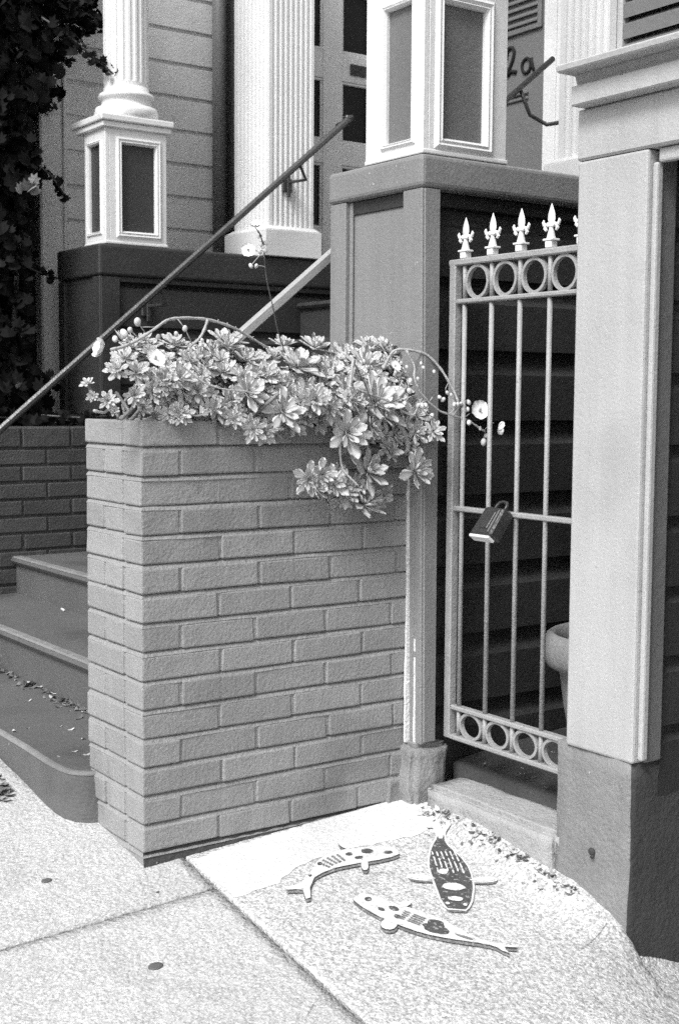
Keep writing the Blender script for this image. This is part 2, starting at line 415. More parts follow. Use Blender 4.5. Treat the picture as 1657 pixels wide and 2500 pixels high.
# ------------------------------------------------------------------ brick wall on the far side of the steps
bwall = thing('brick_wall', (.5, 2.3, .2), 'low painted brick wall, coloured dark for shade, along the far side of the steps', 'wall')  # planter's brick paint in a darker copy that imitates shade
mb = MB(); mb.box(-.20, .972, 2.309, 2.46, -.1, .974, .002); part('mortar_bed', mb, 'shaded_brick_paint', bwall)
vD = variants(.200, .09, BH, 'shaded_brick_paint'); vDC = variants(.200, .09, BH+.02, 'shaded_brick_paint')
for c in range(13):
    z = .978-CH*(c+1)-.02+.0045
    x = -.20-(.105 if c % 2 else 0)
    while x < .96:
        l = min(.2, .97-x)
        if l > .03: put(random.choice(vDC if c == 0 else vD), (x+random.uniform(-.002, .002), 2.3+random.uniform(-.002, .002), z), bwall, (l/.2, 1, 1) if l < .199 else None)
        x += PITCH

# ------------------------------------------------------------------ wooden stair walls with caps
def siding(parent, m, yf, x0, x1, zs_, gap=.004, lip=.03, depth=.013, back=.03, name='siding_board'):
    """boards facing -Y: flat face, coved top that tucks under the board above"""
    for z0, z1 in zip(zs_, zs_[1:]):
        mb = MB()
        mb.prism([(yf, z0+gap), (yf, z1-lip), (yf+depth*.75, z1-lip*.62), (yf+depth, z1-lip*.30), (yf+depth, z1+gap), (yf+back, z1+gap), (yf+back, z0+gap)], 0, x0, x1)
        part(name, mb, m, parent)
def cap(parent, x0, x1, y0, y1, z0, z1, m):
    mb = MB(); mb.box(x0, x1, y0, y1, z0, z1, .013, 3); return part('cap', mb, m, parent)
sw = thing('stair_wall', (.78, -.04, .2), 'wooden stair wall with capped corner post behind the iron gate', 'stair wall', 'panelled wooden walls flanking the steps')
YF = -.050
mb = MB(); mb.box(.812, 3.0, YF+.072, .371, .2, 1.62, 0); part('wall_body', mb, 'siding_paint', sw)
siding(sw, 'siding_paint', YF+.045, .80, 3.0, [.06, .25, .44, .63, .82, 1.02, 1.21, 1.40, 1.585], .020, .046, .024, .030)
cap(sw, .772, 3.0, YF+.006, .378, 1.637, 1.722, 'wood_paint')
mb = MB(); mb.box(.795, 3.0, YF+.050, .372, 1.60, 1.636, .002); part('frieze_board', mb, 'siding_paint', sw)
mb = MB(); mb.hull8([(.786, YF-.012, .195), (.826, YF-.012, .195), (.826, YF+.03, .195), (.786, YF+.03, .195),
                     (.786, YF+.010, 1.636), (.838, YF+.010, 1.636), (.838, YF+.05, 1.636), (.786, YF+.05, 1.636)], .002); part('corner_board', mb, 'wood_paint', sw)
mb = MB(); mb.hull8([(.778, YF-.008, .19), (.800, YF-.008, .19), (.800, .03, .19), (.778, .03, .19),
                     (.778, YF+.013, 1.636), (.800, YF+.013, 1.636), (.800, .042, 1.636), (.778, .042, 1.636)], .003); part('stile', mb, 'wood_paint', sw)
mb = MB(); mb.box(.778, .80, .298, .371, .9, 1.636, .003); part('stile', mb, 'wood_paint', sw)
mb = MB(); mb.box(.800, .806, .0, .3, .9, 1.637, .001); part('panel', mb, 'wood_paint', sw)
mb = MB(); mb.box(.790, .7995, .283, .297, .9, 1.636, .003); part('panel_moulding', mb, 'wood_paint', sw)
# narrow board beside the planter, its paint peeling
mb = MB(); mb.hull8([(.776, -.030, .19), (.786, -.030, .19), (.786, .02, .19), (.776, .02, .19), (.776, -.016, 1.03), (.784, -.016, 1.03), (.784, .02, 1.03), (.776, .02, 1.03)], .001); part('trim_strip', mb, 'wood_paint', sw)
random.seed(5)
mb = MB()
for (xa, yo, wd) in ((.7740, -.010, .0075), (.7825, -.033, .0045)):
    pts = []
    zz = .19
    while zz < .93:
        q = .35+.65*abs(noise.noise(V((zz*17, xa*300, 2)))) + (.9*sstep(.75, .2, zz))
        pts.append((zz, wd*q)); zz += .012
    for (za, wa), (zb_, wb) in zip(pts, pts[1:]):
        la = yo+.014*(za-.19)/.84; lb = yo+.014*(zb_-.19)/.84
        mb.hull8([(xa-wa, la-.004, za), (xa+wa, la-.004, za), (xa+wa, la+.004, za), (xa-wa, la+.004, za),
                  (xa-wb, lb-.004, zb_), (xa+wb, lb-.004, zb_), (xa+wb, lb+.004, zb_), (xa-wb, lb+.004, zb_)], 0)
part('peeling_paint', mb, 'bare_wood', sw)
# lump of concrete under the corner post
def lump(x0, x1, y0, y1, z0, z1, amp, n=7, sc=14):
    mb = MB(); bmesh.ops.create_cube(mb.bm, size=1, matrix=Matrix.Translation(((x0+x1)/2, (y0+y1)/2, (z0+z1)/2)) @ Matrix.Diagonal((x1-x0, y1-y0, z1-z0, 1)))
    bmesh.ops.bevel(mb.bm, geom=mb.bm.edges[:], offset=min(.012, (x1-x0)*.2), segments=2, affect='EDGES')
    bmesh.ops.subdivide_edges(mb.bm, edges=mb.bm.edges[:], cuts=n, use_grid_fill=True)
    for v in mb.bm.verts:
        d = noise.noise_vector(v.co*sc)*amp+noise.noise_vector(v.co*sc*4)*amp*.3; v.co += d
    return mb
part('post_footing', lump(.757, .885, -.054, .05, -.05, .188, .015, 9, 11), 'footing', sw, True)
part('cement_smear', lump(.700, .785, -.010, .03, -.05, .105, .009, 9, 19), 'footing', sw, True)

sw2 = thing('stair_wall', (.974, 2.3, .98), 'wooden stair wall, coloured dark for shade, with capped corner post under the round fluted column', 'stair wall', 'panelled wooden walls flanking the steps')  # same paint as the gate-side wall, with shade put into the colour
mb = MB(); mb.box(.995, 3.0, 2.335, 2.72, .9, 1.60, 0); part('wall_body', mb, 'shaded_wood_paint', sw2)
siding(sw2, 'shaded_wood_paint', 2.318, 1.05, 3.0, [.67, .90, 1.135, 1.375, 1.575], .014, .03, .018, .022)
cap(sw2, .968, 2.9, 2.294, 2.722, 1.592, 1.722, 'shaded_wood_paint')
mb = MB(); mb.box(.985, 2.9, 2.306, 2.72, 1.57, 1.591, .002); part('frieze_board', mb, 'shaded_wood_paint', sw2)
mb = MB(); mb.box(.980, 1.066, 2.300, 2.34, .985, 1.590, .003); part('corner_board', mb, 'shaded_wood_paint', sw2)
mb = MB(); mb.box(.974, .995, 2.302, 2.37, .975, 1.590, .003); part('stile', mb, 'shaded_wood_paint', sw2)
mb = MB(); mb.box(.974, .995, 2.655, 2.72, .975, 1.590, .003); part('stile', mb, 'shaded_wood_paint', sw2)
mb = MB(); mb.box(.986, .995, 2.36, 2.66, .975, 1.591, .001); part('panel', mb, 'shaded_wood_paint', sw2)

# ------------------------------------------------------------------ white porch posts
def frame_ring(mb, face, a0, a1, z0, z1, pos, w_, d):
    """picture-frame moulding, 4 mitred bars; face 'x' looks to -X at x=pos, 'y' looks to -Y at y=pos"""
    o = [(a0, z0), (a1, z0), (a1, z1), (a0, z1)]; i = [(a0+w_, z0+w_), (a1-w_, z0+w_), (a1-w_, z1-w_), (a0+w_, z1-w_)]
    def P(q, dd): return (pos+dd, q[0], q[1]) if face == 'x' else (q[0], pos+dd, q[1])
    for k in range(4):
        l = (k+1) % 4
        m_ = lambda p, q, t: (p[0]+(q[0]-p[0])*t, p[1]+(q[1]-p[1])*t)
        prof = [(0, .012), (0, 0), (.35, -d), (.6, -d*.4), (.75, -d*.9), (1, .003), (1, .012)]
        A = [mb.bm.verts.new(P(m_(o[k], i[k], t), dd)) for t, dd in prof]; B2 = [mb.bm.verts.new(P(m_(o[l], i[l], t), dd)) for t, dd in prof]
        for q in range(len(prof)-1): mb.bm.faces.new((A[q], B2[q], B2[q+1], A[q+1]))
    return mb
def pedestal(parent, x0, x1, y0, y1, z0, z1, pm, wfx, wfy, pz0, pz1, pxr, pyr):
    """box of four white corner boards and rails with sunk panels on the two street sides"""
    d = .018
    mb = MB(); mb.box(x0+d+.002, x1, y0+d+.002, y1, z0, z1, 0); part('post_core', mb, 'white_paint', parent)
    # faces: -X
    mb = MB()
    mb.box(x0, x0+d, y0, pyr[0], z0, z1, .002); mb.box(x0, x0+d, pyr[1], y1, z0, z1, .002)
    mb.box(x0, x0+d, pyr[0]-.0005, pyr[1]+.0005, z0, pz0, 0); mb.box(x0, x0+d, pyr[0]-.0005, pyr[1]+.0005, pz1, z1, 0)
    mb.box(x0+d, pxr[0], y0, y0+d, z0, z1, .002); mb.box(pxr[1], x1, y0, y0+d, z0, z1, .002)
    mb.box(pxr[0]-.0005, pxr[1]+.0005, y0, y0+d, z0, pz0, 0); mb.box(pxr[0]-.0005, pxr[1]+.0005, y0, y0+d, pz1, z1, 0)
    part('frame', mb, 'white_paint', parent)
    mb = MB(); frame_ring(mb, 'x', pyr[0]-.012, pyr[1]+.012, pz0-.012, pz1+.012, x0, .017, .007); frame_ring(mb, 'y', pxr[0]-.024, pxr[1]+.024, pz0-.024, pz1+.024, y0, .030, .009)
    part('panel_moulding', mb, 'white_paint', parent)
    mb = MB(); mb.box(x0+d-.006, x0+d+.001, pyr[0], pyr[1], pz0, pz1, 0); part('panel', mb, pm, parent)
    mb = MB(); mb.box(pxr[0], pxr[1], y0+d-.006, y0+d+.001, pz0, pz1, 0); part('panel', mb, pm, parent)
    mb = MB(); mb.box(x0-.004, x1+.004, y0-.004, y1, z0, z0+.012, .003, 2); part('plinth', mb, 'white_paint', parent)
def column(parent, cx, cy, z0, rad, top):
    prof = [(rad*1.34, z0), (rad*1.40, z0+.012), (rad*1.42, z0+.03), (rad*1.36, z0+.05), (rad*1.14, z0+.055), (rad*1.10, z0+.068), (rad*1.13, z0+.084), (rad*1.22, z0+.088), (rad*1.25, z0+.098), (rad*1.2, z0+.108), (rad*1.02, z0+.113), (rad*1.01, z0+.135)]
    mb = MB(); mb.lathe(prof, (cx, cy, 0), 40); part('column_base', mb, 'white_paint', parent, True)
    N = 20; pts = []
    for k in range(N):
        a0 = 2*math.pi*k/N
        for t in (.0, .16, .26, .42, .58, .74, .84):
            a = a0+2*math.pi/N*t
            r_ = rad if t < .2 or t > .8 else rad*(1-.055*math.sin(math.pi*(t-.16)/.68)**.6)
            pts.append((cx+r_*math.cos(a), cy+r_*math.sin(a)))
    mb = MB(); mb.prism(pts, 2, z0+.150, top); mb.lathe([(rad, z0+.125), (rad*.995, z0+.152)], (cx, cy, 0), 40); part('shaft', mb, 'white_paint', parent)
pc = thing('porch_column', (1.145, 2.40, 1.722), 'round white fluted column on a white box with dark panels', 'column')
pedestal(pc, 1.006, 1.285, 2.305, 2.505, 1.7225, 2.195, 'dark_panel_paint', .06, .07, 1.772, 2.135, (1.076, 1.238), (2.345, 2.47))
mb = MB(); mb.box(.990, 1.300, 2.291, 2.56, 2.190, 2.214, .003); mb.box(.980, 1.310, 2.281, 2.585, 2.2145, 2.241, .005, 2); part('capital', mb, 'white_paint', pc)
column(pc, 1.155, 2.412, 2.2415, .094, 3.7)
pc2 = thing('porch_post', (.92, .09, 1.722), 'bright white square post base with grey panels above the gate wall', 'post')
pedestal(pc2, .782, 1.066, -.034, .212, 1.7225, 2.195, 'panel_paint', .04, .05, 1.762, 2.112, (.842, .994), (.008, .130))
mb = MB(); mb.box(.768, 1.08, -.048, .226, 2.196, 2.214, .003); mb.box(.76, 1.088, -.056, .234, 2.2145, 2.241, .005, 2); part('capital', mb, 'white_paint', pc2)
column(pc2, .93, .09, 2.2415, .094, 3.7)

def pilaster(name, x0, x1, y0, y1, label, nx, ny, bev=.018):
    t = thing(name, ((x0+x1)/2, (y0+y1)/2, 1.722), label, 'pilaster', 'square fluted pilasters beside the doors')
    z0 = 1.7225
    mb = MB(); mb.box(x0-.036, x1+.026, y0-.03, y1+.03, z0, z0+.115, .002)
    mb.hull8([(x0-.036, y0-.03, z0+.1155), (x1+.026, y0-.03, z0+.1155), (x1+.026, y1+.03, z0+.1155), (x0-.036, y1+.03, z0+.1155),
              (x0-.006, y0-.005, z0+.135), (x1+.005, y0-.005, z0+.135), (x1+.005, y1+.005, z0+.135), (x0-.006, y1+.005, z0+.135)], .003)
    part('pilaster_base', mb, 'white_paint', t)
    def flutes(a, b, n, margin):
        s_ = (b-a-2*margin)/n; out = []
        for k in range(n):
            c = a+margin+s_*(k+.5); r_ = s_*.36
            for q in range(7): 
                th = math.pi*q/6; out.append((c-r_*math.cos(th), r_*.85*math.sin(th)))
        return out
    pts = [(x0, y1)]+[(x0+d, y) for y, d in reversed(flutes(y0, y1, ny, .02))]+[(x0, y0)]+[(x, y0+d) for x, d in flutes(x0, x1, nx, .012)]+[(x1, y0), (x1, y1)]
    mb = MB(); mb.prism(pts, 2, z0+.136, 3.7); part('shaft', mb, 'white_paint', t)
    return t
pilaster('pilaster', 1.790, 2.026, 2.302, 2.60, 'square white fluted pilaster left of the tall glazed door', 8, 8)
pilaster('pilaster', 1.655, 1.90, .085, .372, 'square white fluted pilaster to the right of the white post base', 8, 8)

# ------------------------------------------------------------------ house wall, doors
hw = thing('house_wall', (1.4, 2.85, 1.7), 'grey clapboard house wall behind the round fluted column', 'house wall')
mb = MB(); mb.box(1.0, 2.2, 2.88, 3.0, .5, 3.8, 0); part('wall_body', mb, 'wall_paint', hw)
siding(hw, 'wall_paint', 2.85, 1.072, 2.2, [1.27+.152*k for k in range(17)], .009, .012, .014, .03)
mb = MB(); mb.box(1.055, 1.071, 2.832, 2.88, .6, 3.8, .003); part('corner_trim', mb, 'wall_paint', hw)
mb = MB(); mb.box(.955, 1.0545, 2.84, 2.90, .6, 3.8, .003); part('corner_board', mb, 'wall_paint', hw)
mb = MB(); mb.box(.944, .9545, 2.836, 2.90, .6, 3.8, .002); part('edge_trim', mb, 'column_paint', hw)
mb = MB(); mb.box(1.875, 2.2, 2.72, 2.849, 1.722, 3.8, .002); part('door_casing', mb, 'dark_panel_paint', hw)
dp = MB(); dp.tube([(1.822, 2.79, 1.722), (1.822, 2.79, 3.8)], .034, 14)
solid('drainpipe', dp, 'pipe_paint', 'dark round drainpipe running up beside the left pilaster', 'drainpipe', (1.822, 2.79, 1.722), smooth=True)

DY = 2.76
gd = thing('glazed_door', (2.46, DY, 1.722), 'tall painted door with dark glass panes and a mail slot', 'door')
rows_ = [(1.935, 2.255), (2.365, 2.665), (2.80, 3.10), (3.2, 3.5)]
cols_ = [(2.16, 2.392), (2.505, 2.74)]
mb = MB(); mb.box(2.06, 2.80, DY+.03, DY+.06, 1.722, 3.7, 0); part('door_back', mb, 'black_gap', gd)
for a, b in ((2.06, 2.16), (2.392, 2.505), (2.74, 2.83)):
    mb = MB(); mb.box(a, b, DY, DY+.035, 1.722, 3.7, .002); part('stile', mb, 'door_paint', gd)
for a, b in cols_:
    zz = [1.722]+[q for r_ in rows_ for q in r_]+[3.7]
    for k in range(0, len(zz), 2):
        mb = MB(); mb.box(a+.0005, b-.0005, DY+.002, DY+.033, zz[k], zz[k+1], .002); part('rail', mb, 'door_paint', gd)
    for r0, r1 in rows_:
        p = MB(); p.box(a, b, DY+.022, DY+.028, r0, r1, 0); pn = part('pane', p, 'pane', gd)
        f = MB(); f.box(a, b, DY+.006, DY+.021, r0, r0+.014, .003); f.box(a, b, DY+.006, DY+.021, r1-.014, r1, .003)
        f.box(a, a+.012, DY+.008, DY+.021, r0+.014, r1-.014, .003); f.box(b-.012, b, DY+.008, DY+.021, r0+.014, r1-.014, .003)
        part('glazing_bead', f, 'door_paint', pn)
mb = MB(); mb.box(2.552, 2.68, DY-.006, DY+.004, 2.70, 2.755, .003); part('mail_slot', mb, 'black_metal', gd)

BX = 2.85
pw_ = thing('porch_wall', (2.9, 1.3, 1.7), 'grey end wall of the porch facing the street', 'wall')
mb = MB(); mb.box(BX+.05, BX+.15, .2, 2.78, 1.6, 3.8, 0); part('wall_body', mb, 'wall_paint', pw_)
mb = MB(); mb.box(BX-.012, BX+.049, 1.55, 1.685, 1.7, 3.8, .004); part('door_casing', mb, 'wall_paint', pw_)
mb = MB(); mb.box(BX-.018, BX-.0125, 1.60, 1.625, 1.7, 3.8, .002); part('casing_bead', mb, 'wall_paint', pw_)
ed = thing('entry_door', (BX, 1.95, 1.722), 'shadowed louvred door marked 2a behind the white post', 'door')
mb = MB(); mb.box(BX+.012, BX+.048, 1.69, 2.50, 1.722, 3.7, .002); part('door_leaf', mb, 'panel_paint', ed)
mb = MB()
mb.box(BX-.002, BX+.0115, 1.715, 1.74, 2.756, 3.3, .002); mb.box(BX-.002, BX+.0115, 1.74, 2.3, 2.756, 2.778, .002)
part('louvre_frame', mb, 'panel_paint', ed)
for k in range(12):
    z = 2.79+.034*k
    mb = MB(); mb.hull8([(BX-.002, 1.741, z), (BX+.011, 1.741, z+.016), (BX+.011, 2.3, z+.016), (BX-.002, 2.3, z), (BX-.002, 1.741, z+.006), (BX+.011, 1.741, z+.022), (BX+.011, 2.3, z+.022), (BX-.002, 2.3, z+.006)], 0)
    part('slat', mb, 'louvre_paint', ed)
mb = MB(); mb.box(BX-.004, BX+.0115, 1.80, 2.3, 2.478, 2.494, .004); mb.box(BX+.002, BX+.0115, 1.80, 2.3, 2.455, 2.470, .004); part('panel_moulding', mb, 'panel_paint', ed)
# the painted number: a figure 2 and a small a, drawn as round strokes
def stroke(pts, r=.009):
    mb = MB(); mb.tube([(BX+.008, y, z) for y, z in pts], r, 6); return part('numeral', mb, 'black_gap', ed, True)
stroke([(1.950, 2.660), (1.945, 2.690), (1.928, 2.708), (1.908, 2.704), (1.897, 2.684), (1.903, 2.655), (1.922, 2.622), (1.943, 2.590), (1.938, 2.585), (1.915, 2.600), (1.880, 2.590)])
ca, ra = (1.815, 2.606), .026
stroke([(ca[0]-ra*1.1*math.cos(t), ca[1]+ra*1.25*math.sin(t)) for t in [k*math.pi/7 for k in range(15)]]+[(1.781, 2.63), (1.776, 2.60), (1.766, 2.575)], .0075)
# ------------------------------------------------------------------ handrails
hr = thing('handrail', (1.3, 2.2, 1.7), 'long dark iron handrail rising along the brick wall to the left pilaster', 'handrail')
a, b = V((.20, 2.2, .711)), V((2.150, 2.2, 2.347))
mb = MB(); mb.bar(a, b, .024, .028, (0, 0, 1), .008); part('rail_bar', mb, 'rail_metal', hr)
mb = MB(); mb.tube([b+V((-.02, 0, 0)), (2.165, 2.205, 2.352), (2.16, 2.24, 2.338), (2.155, 2.30, 2.33)], .013, 8); part('rail_return', mb, 'rail_metal', hr, True)
def bracket(px_, pz_, par, yr, yw):
    mb = MB(); mb.tube([(px_, yr, pz_-.012), (px_+.035, yr+.004, pz_-.07), (px_-.004, yw-.018, pz_-.075), (px_-.006, yw-.004, pz_-.085)], .0075, 6)
    mb.box(px_-.032, px_+.020, yw-.012, yw, pz_-.118, pz_-.058, .004); mb.box(px_-.012, px_+.006, yw-.020, yw-.011, pz_-.140, pz_-.04, .003)
    return part('bracket', mb, 'black_metal', par)
sl_ = (b.z-a.z)/(b.x-a.x)
for xb in (1.885, 1.20): bracket(xb, a.z+sl_*(xb-a.x), hr, 2.2, 2.300 if xb > 1.7 else 2.318)
hr2 = thing('handrail', (1.0, .45, 1.6), 'handrail climbing from behind the succulents, lower bar coloured sky-lit pale, upper tube coloured shadow black', 'handrail')
a2, b2, m2 = V((.40, .45, 1.165)), V((1.70, .45, 2.190)), V((1.05, .45, 1.6775))
mb = MB(); mb.bar(a2, m2, .028, .026, (0, 0, 1), .003); part('rail_bar', mb, 'skylit_rail', hr2)  # pale colour stands for sky reflection on the lower length
mb = MB(); mb.tube([m2, b2], .0095, 10); part('shaded_rail', mb, 'black_metal', hr2, True)  # upper length of the same rail, porch shade put into its colour
mb = MB(); mb.bar((.42, .45, .30), (.42, .45, 1.166), .022, .022, (0, 1, 0), .002); part('post', mb, 'skylit_rail', hr2)
mb = MB(); mb.tube([(1.56, .45, 2.075), (1.60, .445, 2.0), (1.65, .42, 1.972), (1.66, .373, 1.972)], .0065, 8); part('bracket', mb, 'black_metal', hr2, True)

# ------------------------------------------------------------------ iron gate
GX = .88
gt = thing('iron_gate', (GX, -.28, .197), 'light grey iron side gate with rings and spear finials', 'gate')
ys = [-.092-.1035*k for k in range(5)]
mb = MB(); mb.box(GX-.013, GX+.013, -.067, -.043, .197, 1.457, .003); part('stile', mb, 'gate_paint', gt)
mb = MB(); mb.box(GX-.013, GX+.013, -.533, -.507, .197, 1.457, .003); part('stile', mb, 'gate_paint', gt)
for z0, z1, dx in ((1.441, 1.4575, .0135), (1.3435, 1.3555, .012), (.2765, .289, .012), (.197, .2095, .014)):
    mb = MB(); mb.box(GX-dx, GX+dx, -.506 if z1 < 1.4 else -.54, -.068 if z1 < 1.4 else -.040, z0, z1, .003); part('rail', mb, 'gate_paint', gt)
mb = MB(); mb.box(GX-.011, GX+.011, -.506, -.068, .806, .819, .0025); part('rail', mb, 'gate_paint', gt)
for y in ys[:4]:
    for z0, z1 in ((1.356, 1.4405), (.2895, 1.343), (.21, .276)):
        mb = MB(); r_ = .0065; mb.tube([(GX, y, z0), (GX, y, z1)], r_, 10); part('bar', mb, 'gate_paint', gt, True)
def ring(yc, zc, ry, rz, wd=.0038, dx=.006):
    mb = MB(); N = 28; L = []
    for k in range(N):
        a = 2*math.pi*k/N; c, s = math.cos(a), math.sin(a)
        L.append([mb.bm.verts.new((GX+x, yc+(ry+q)*c, zc+(rz+q)*s)) for x, q in ((-dx, 0), (dx, 0), (dx, -2*wd), (-dx, -2*wd))])
    for k in range(N):
        p, q = L[k], L[(k+1) % N]
        for e in range(4): mb.bm.faces.new((p[e], q[e], q[(e+1) % 4], p[(e+1) % 4]))
    part('ring', mb, 'gate_paint', gt)
for k in range(4):
    yc = ys[k]-.0518
    ring(yc, 1.3975, .0440, .0440); ring(yc, .2430, .0440, .0365)
fb = MB()
fb.box(-.011, .011, -.011, .011, 0, .017, .002); fb.box(-.013, .013, -.0165, .0165, .0172, .022, .001)
fb.lathe([(.0115, .0222), (.010, .028), (.0055, .046), (.005, .052)], (0, 0, 0), 10)
blade = [(.004, .050), (.009, .058), (.0125, .068), (.0115, .080), (.007, .092), (.0008, .105)]
Lr = []
for wd, z in blade: Lr.append([fb.bm.verts.new(p) for p in ((wd*.35, 0, z), (0, wd, z), (-wd*.35, 0, z), (0, -wd, z))])
for p, q in zip(Lr, Lr[1:]):
    for e in range(4): fb.bm.faces.new((p[e], p[(e+1) % 4], q[(e+1) % 4], q[e]))
fb.box(-.0065, .0065, -.010, .010, .0495, .0555, .002)
for s in (-1, 1):
    fb.tube([(0, s*.003, .053), (0, s*.012, .0575), (0, s*.019, .054), (0, s*.0205, .047), (0, s*.016, .042)], [.004, .0042, .0045, .005, .0035], 6)
    fb.tube([(0, s*.017, .0555), (0, s*.024, .056), (0, s*.027, .0625), (0, s*.0255, .068)], [.004, .0045, .004, .0015], 6)
fme = fb.mesh('finial', 'finial_paint')
for y in ys: link('finial', fme, gt, (GX, y, 1.458))
# lock hanging on the gate's middle rail
lk = thing('key_lock_box', (GX-.03, -.275, .82), 'scuffed black key lock box hanging tilted on the middle gate rail', 'lock box')
ax = V((-.6, 0, -.8)); c0 = V((.846, -.273, .828)); c1 = c0+ax*.09; nrm = V((-.8, 0, .6))
def lockp(u, v, t): return c0+ax*u+V((0, 1, 0))*v+nrm*t      # u down the case, v across, t out towards the street
mb = MB()
A = [lockp(u, v, t) for u, v, t in ((0, -.036, -.026), (0, .036, -.026), (.09-.004, .040, -.026), (.09-.004, -.040, -.026), (.004, -.034, .014), (.004, .034, .014), (.09-.004, .038, .016), (.09-.004, -.038, .016))]
mb.hull8(A, .005); part('lock_case', mb, 'lock_body', lk)
mb = MB(); mb.hull8([lockp(u, v, t) for u, v, t in ((.09-.0035, -.036, -.010), (.09-.0035, .036, -.010), (.09+.004, .036, -.010), (.09+.004, -.036, -.010), (.09-.0035, -.036, .015), (.09-.0035, .036, .015), (.09+.004, .036, .015), (.09+.004, -.036, .015))], .002)
part('lock_lid', mb, 'lock_chrome', lk)
mb = MB(); mb.hull8([lockp(u, v, t) for u, v, t in ((.018, -.018, .0135), (.018, .012, .0135), (.09-.02, .012, .0150), (.09-.02, -.018, .0150), (.020, -.016, .0170), (.020, .010, .0170), (.09-.022, .010, .0185), (.09-.022, -.016, .0185))], .001)
part('shutter', mb, 'lock_body', lk)
mb = MB(); mb.hull8([lockp(u, v, t) for u, v, t in ((.012, -.0255, .010), (.012, -.0215, .010), (.09-.012, -.024, .012), (.09-.012, -.028, .012), (.012, -.0255, .0165), (.012, -.0215, .0165), (.09-.012, -.024, .0185), (.09-.012, -.028, .0185))], .001)
part('worn_edge', mb, 'panel_paint', lk)
mb = MB(); mb.tube([lockp(.006, -.018, -.004), lockp(-.010, -.018, -.004), lockp(-.020, -.013, -.004), lockp(-.023, 0, -.004), lockp(-.020, .013, -.004), lockp(-.010, .018, -.004), lockp(.006, .018, -.004)], .0042, 8); part('shackle', mb, 'black_metal', lk, True)

# concrete doorstep, passage floor, pot behind the gate
mb = lump(.795, .935, -.545, -.06, -.14, .084, .004, 9, 12)
solid('doorstep', mb, 'step_concrete', 'worn concrete doorstep below the iron gate', 'doorstep', (.86, -.3, .05), smooth=True)
mb = MB(); n = 14
vsr = [[mb.bm.verts.new((.925+2.0*(i/n)**1.6, -.56+.54*j/8, .112+.01*noise.noise(V((i, j, 0)))+.10*(i/n))) for j in range(9)] for i in range(n+1)]
lo = [mb.bm.verts.new((.925, -.56+.54*j/8, .0)) for j in range(9)]
for i in range(n):
    for j in range(8): mb.bm.faces.new((vsr[i][j], vsr[i+1][j], vsr[i+1][j+1], vsr[i][j+1]))
for j in range(8): mb.bm.faces.new((lo[j], vsr[0][j], vsr[0][j+1], lo[j+1]))
structure('passage_floor', mb, 'dark_footing', True)
pt = thing('flower_pot', (1.26, -.30, .14), 'large round clay pot with a thick rim standing behind the gate', 'flower pot')
prof = [(.11, .12), (.125, .14), (.155, .30), (.163, .36), (.168, .392), (.172, .398), (.186, .398), (.201, .406), (.209, .424), (.211, .445), (.209, .468), (.202, .486), (.192, .493), (.180, .488), (.172, .46), (.165, .41), (.10, .40)]
mb = MB(); mb.lathe([(r_, z) for r_, z in prof], (1.215, -.36, 0), 40); part('pot_body', mb, 'terracotta', pt, True)
mb = MB(); mb.lathe([(.170, .415), (.169, .425), (.01, .43)], (1.215, -.36, 0), 24); part('soil', mb, 'soil', pt, True)

# ------------------------------------------------------------------ corner building on the right
cb = thing('corner_building', (.8, -.6, .3), 'light grey building corner with cornice and dark garage opening', 'building')
CX, CYL, CYR = .80, -.565, -.770
mb = MB(); mb.box(CX, CX+.08, CYR, CYL, .302, 1.628, .006, 2)
part('corner_column', mb, 'column_paint', cb)
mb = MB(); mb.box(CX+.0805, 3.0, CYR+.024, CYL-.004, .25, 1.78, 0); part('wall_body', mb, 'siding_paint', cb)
mb = MB(); mb.box(CX-.003, CX+.09, -3.2, CYL+.003, 1.629, 1.741, .005); part('beam', mb, 'column_paint', cb)
mb = MB(); mb.box(CX-.040, CX+.09, -3.2, CYL-.012, 1.7415, 1.784, .003); part('fascia', mb, 'column_paint', cb)
mb = MB(); mb.prism([(CX-.030, 1.7845), (CX-.020, 1.790), (CX-.028, 1.8095), (CX+.09, 1.8095), (CX+.09, 1.7845)], 1, -3.2, CYL-.012); part('cove', mb, 'column_paint', cb)
mb = MB(); mb.hull8([(CX-.075, -3.2, 1.810), (CX+.30, -3.2, 1.810), (CX+.30, CYL-.002, 1.810), (CX-.075, CYL-.002, 1.810), (CX-.078, -3.2, 1.826), (CX+.30, -3.2, 1.852), (CX+.30, CYL, 1.852), (CX-.078, CYL, 1.826)], .003); part('cornice', mb, 'column_paint', cb)
mb = MB(); mb.box(CX+.012, CX+.032, CYR-.016, CYR-.0005, .31, 1.60, .005, 2); part('jamb_bead', mb, 'column_paint', cb)
mb = MB(); mb.box(CX+.012, CX+.032, -3.2, CYR-.0165, 1.598, 1.628, .005, 2); part('head_bead', mb, 'column_paint', cb)
mb = MB(); mb.box(CX+.033, CX+.088, CYR-.006, CYR+.024, .30, 1.628, .006, 2); part('jamb_board', mb, 'panel_paint', cb)  # same paint as the column, darkened to carry the garage mouth's shade
siding(cb, 'siding_paint', CYR+.004, CX+.0885, 3.0, [.205+.157*k for k in range(10)], .012, .026, .014, .02)
mb = MB(); mb.box(CX+.0905, 3.2, -3.2, CYL-.01, 1.645, 1.70, 0); part('garage_ceiling', mb, 'siding_paint', cb)
mb = MB(); mb.box(3.0, 3.1, -3.2, -.6, -1.2, 1.7, 0); part('garage_rear_wall', mb, 'siding_paint', cb)
mb = MB(); mb.box(CX, 3.1, -3.3, -3.2, -1.2, 1.7, 0); part('garage_side_wall', mb, 'siding_paint', cb)
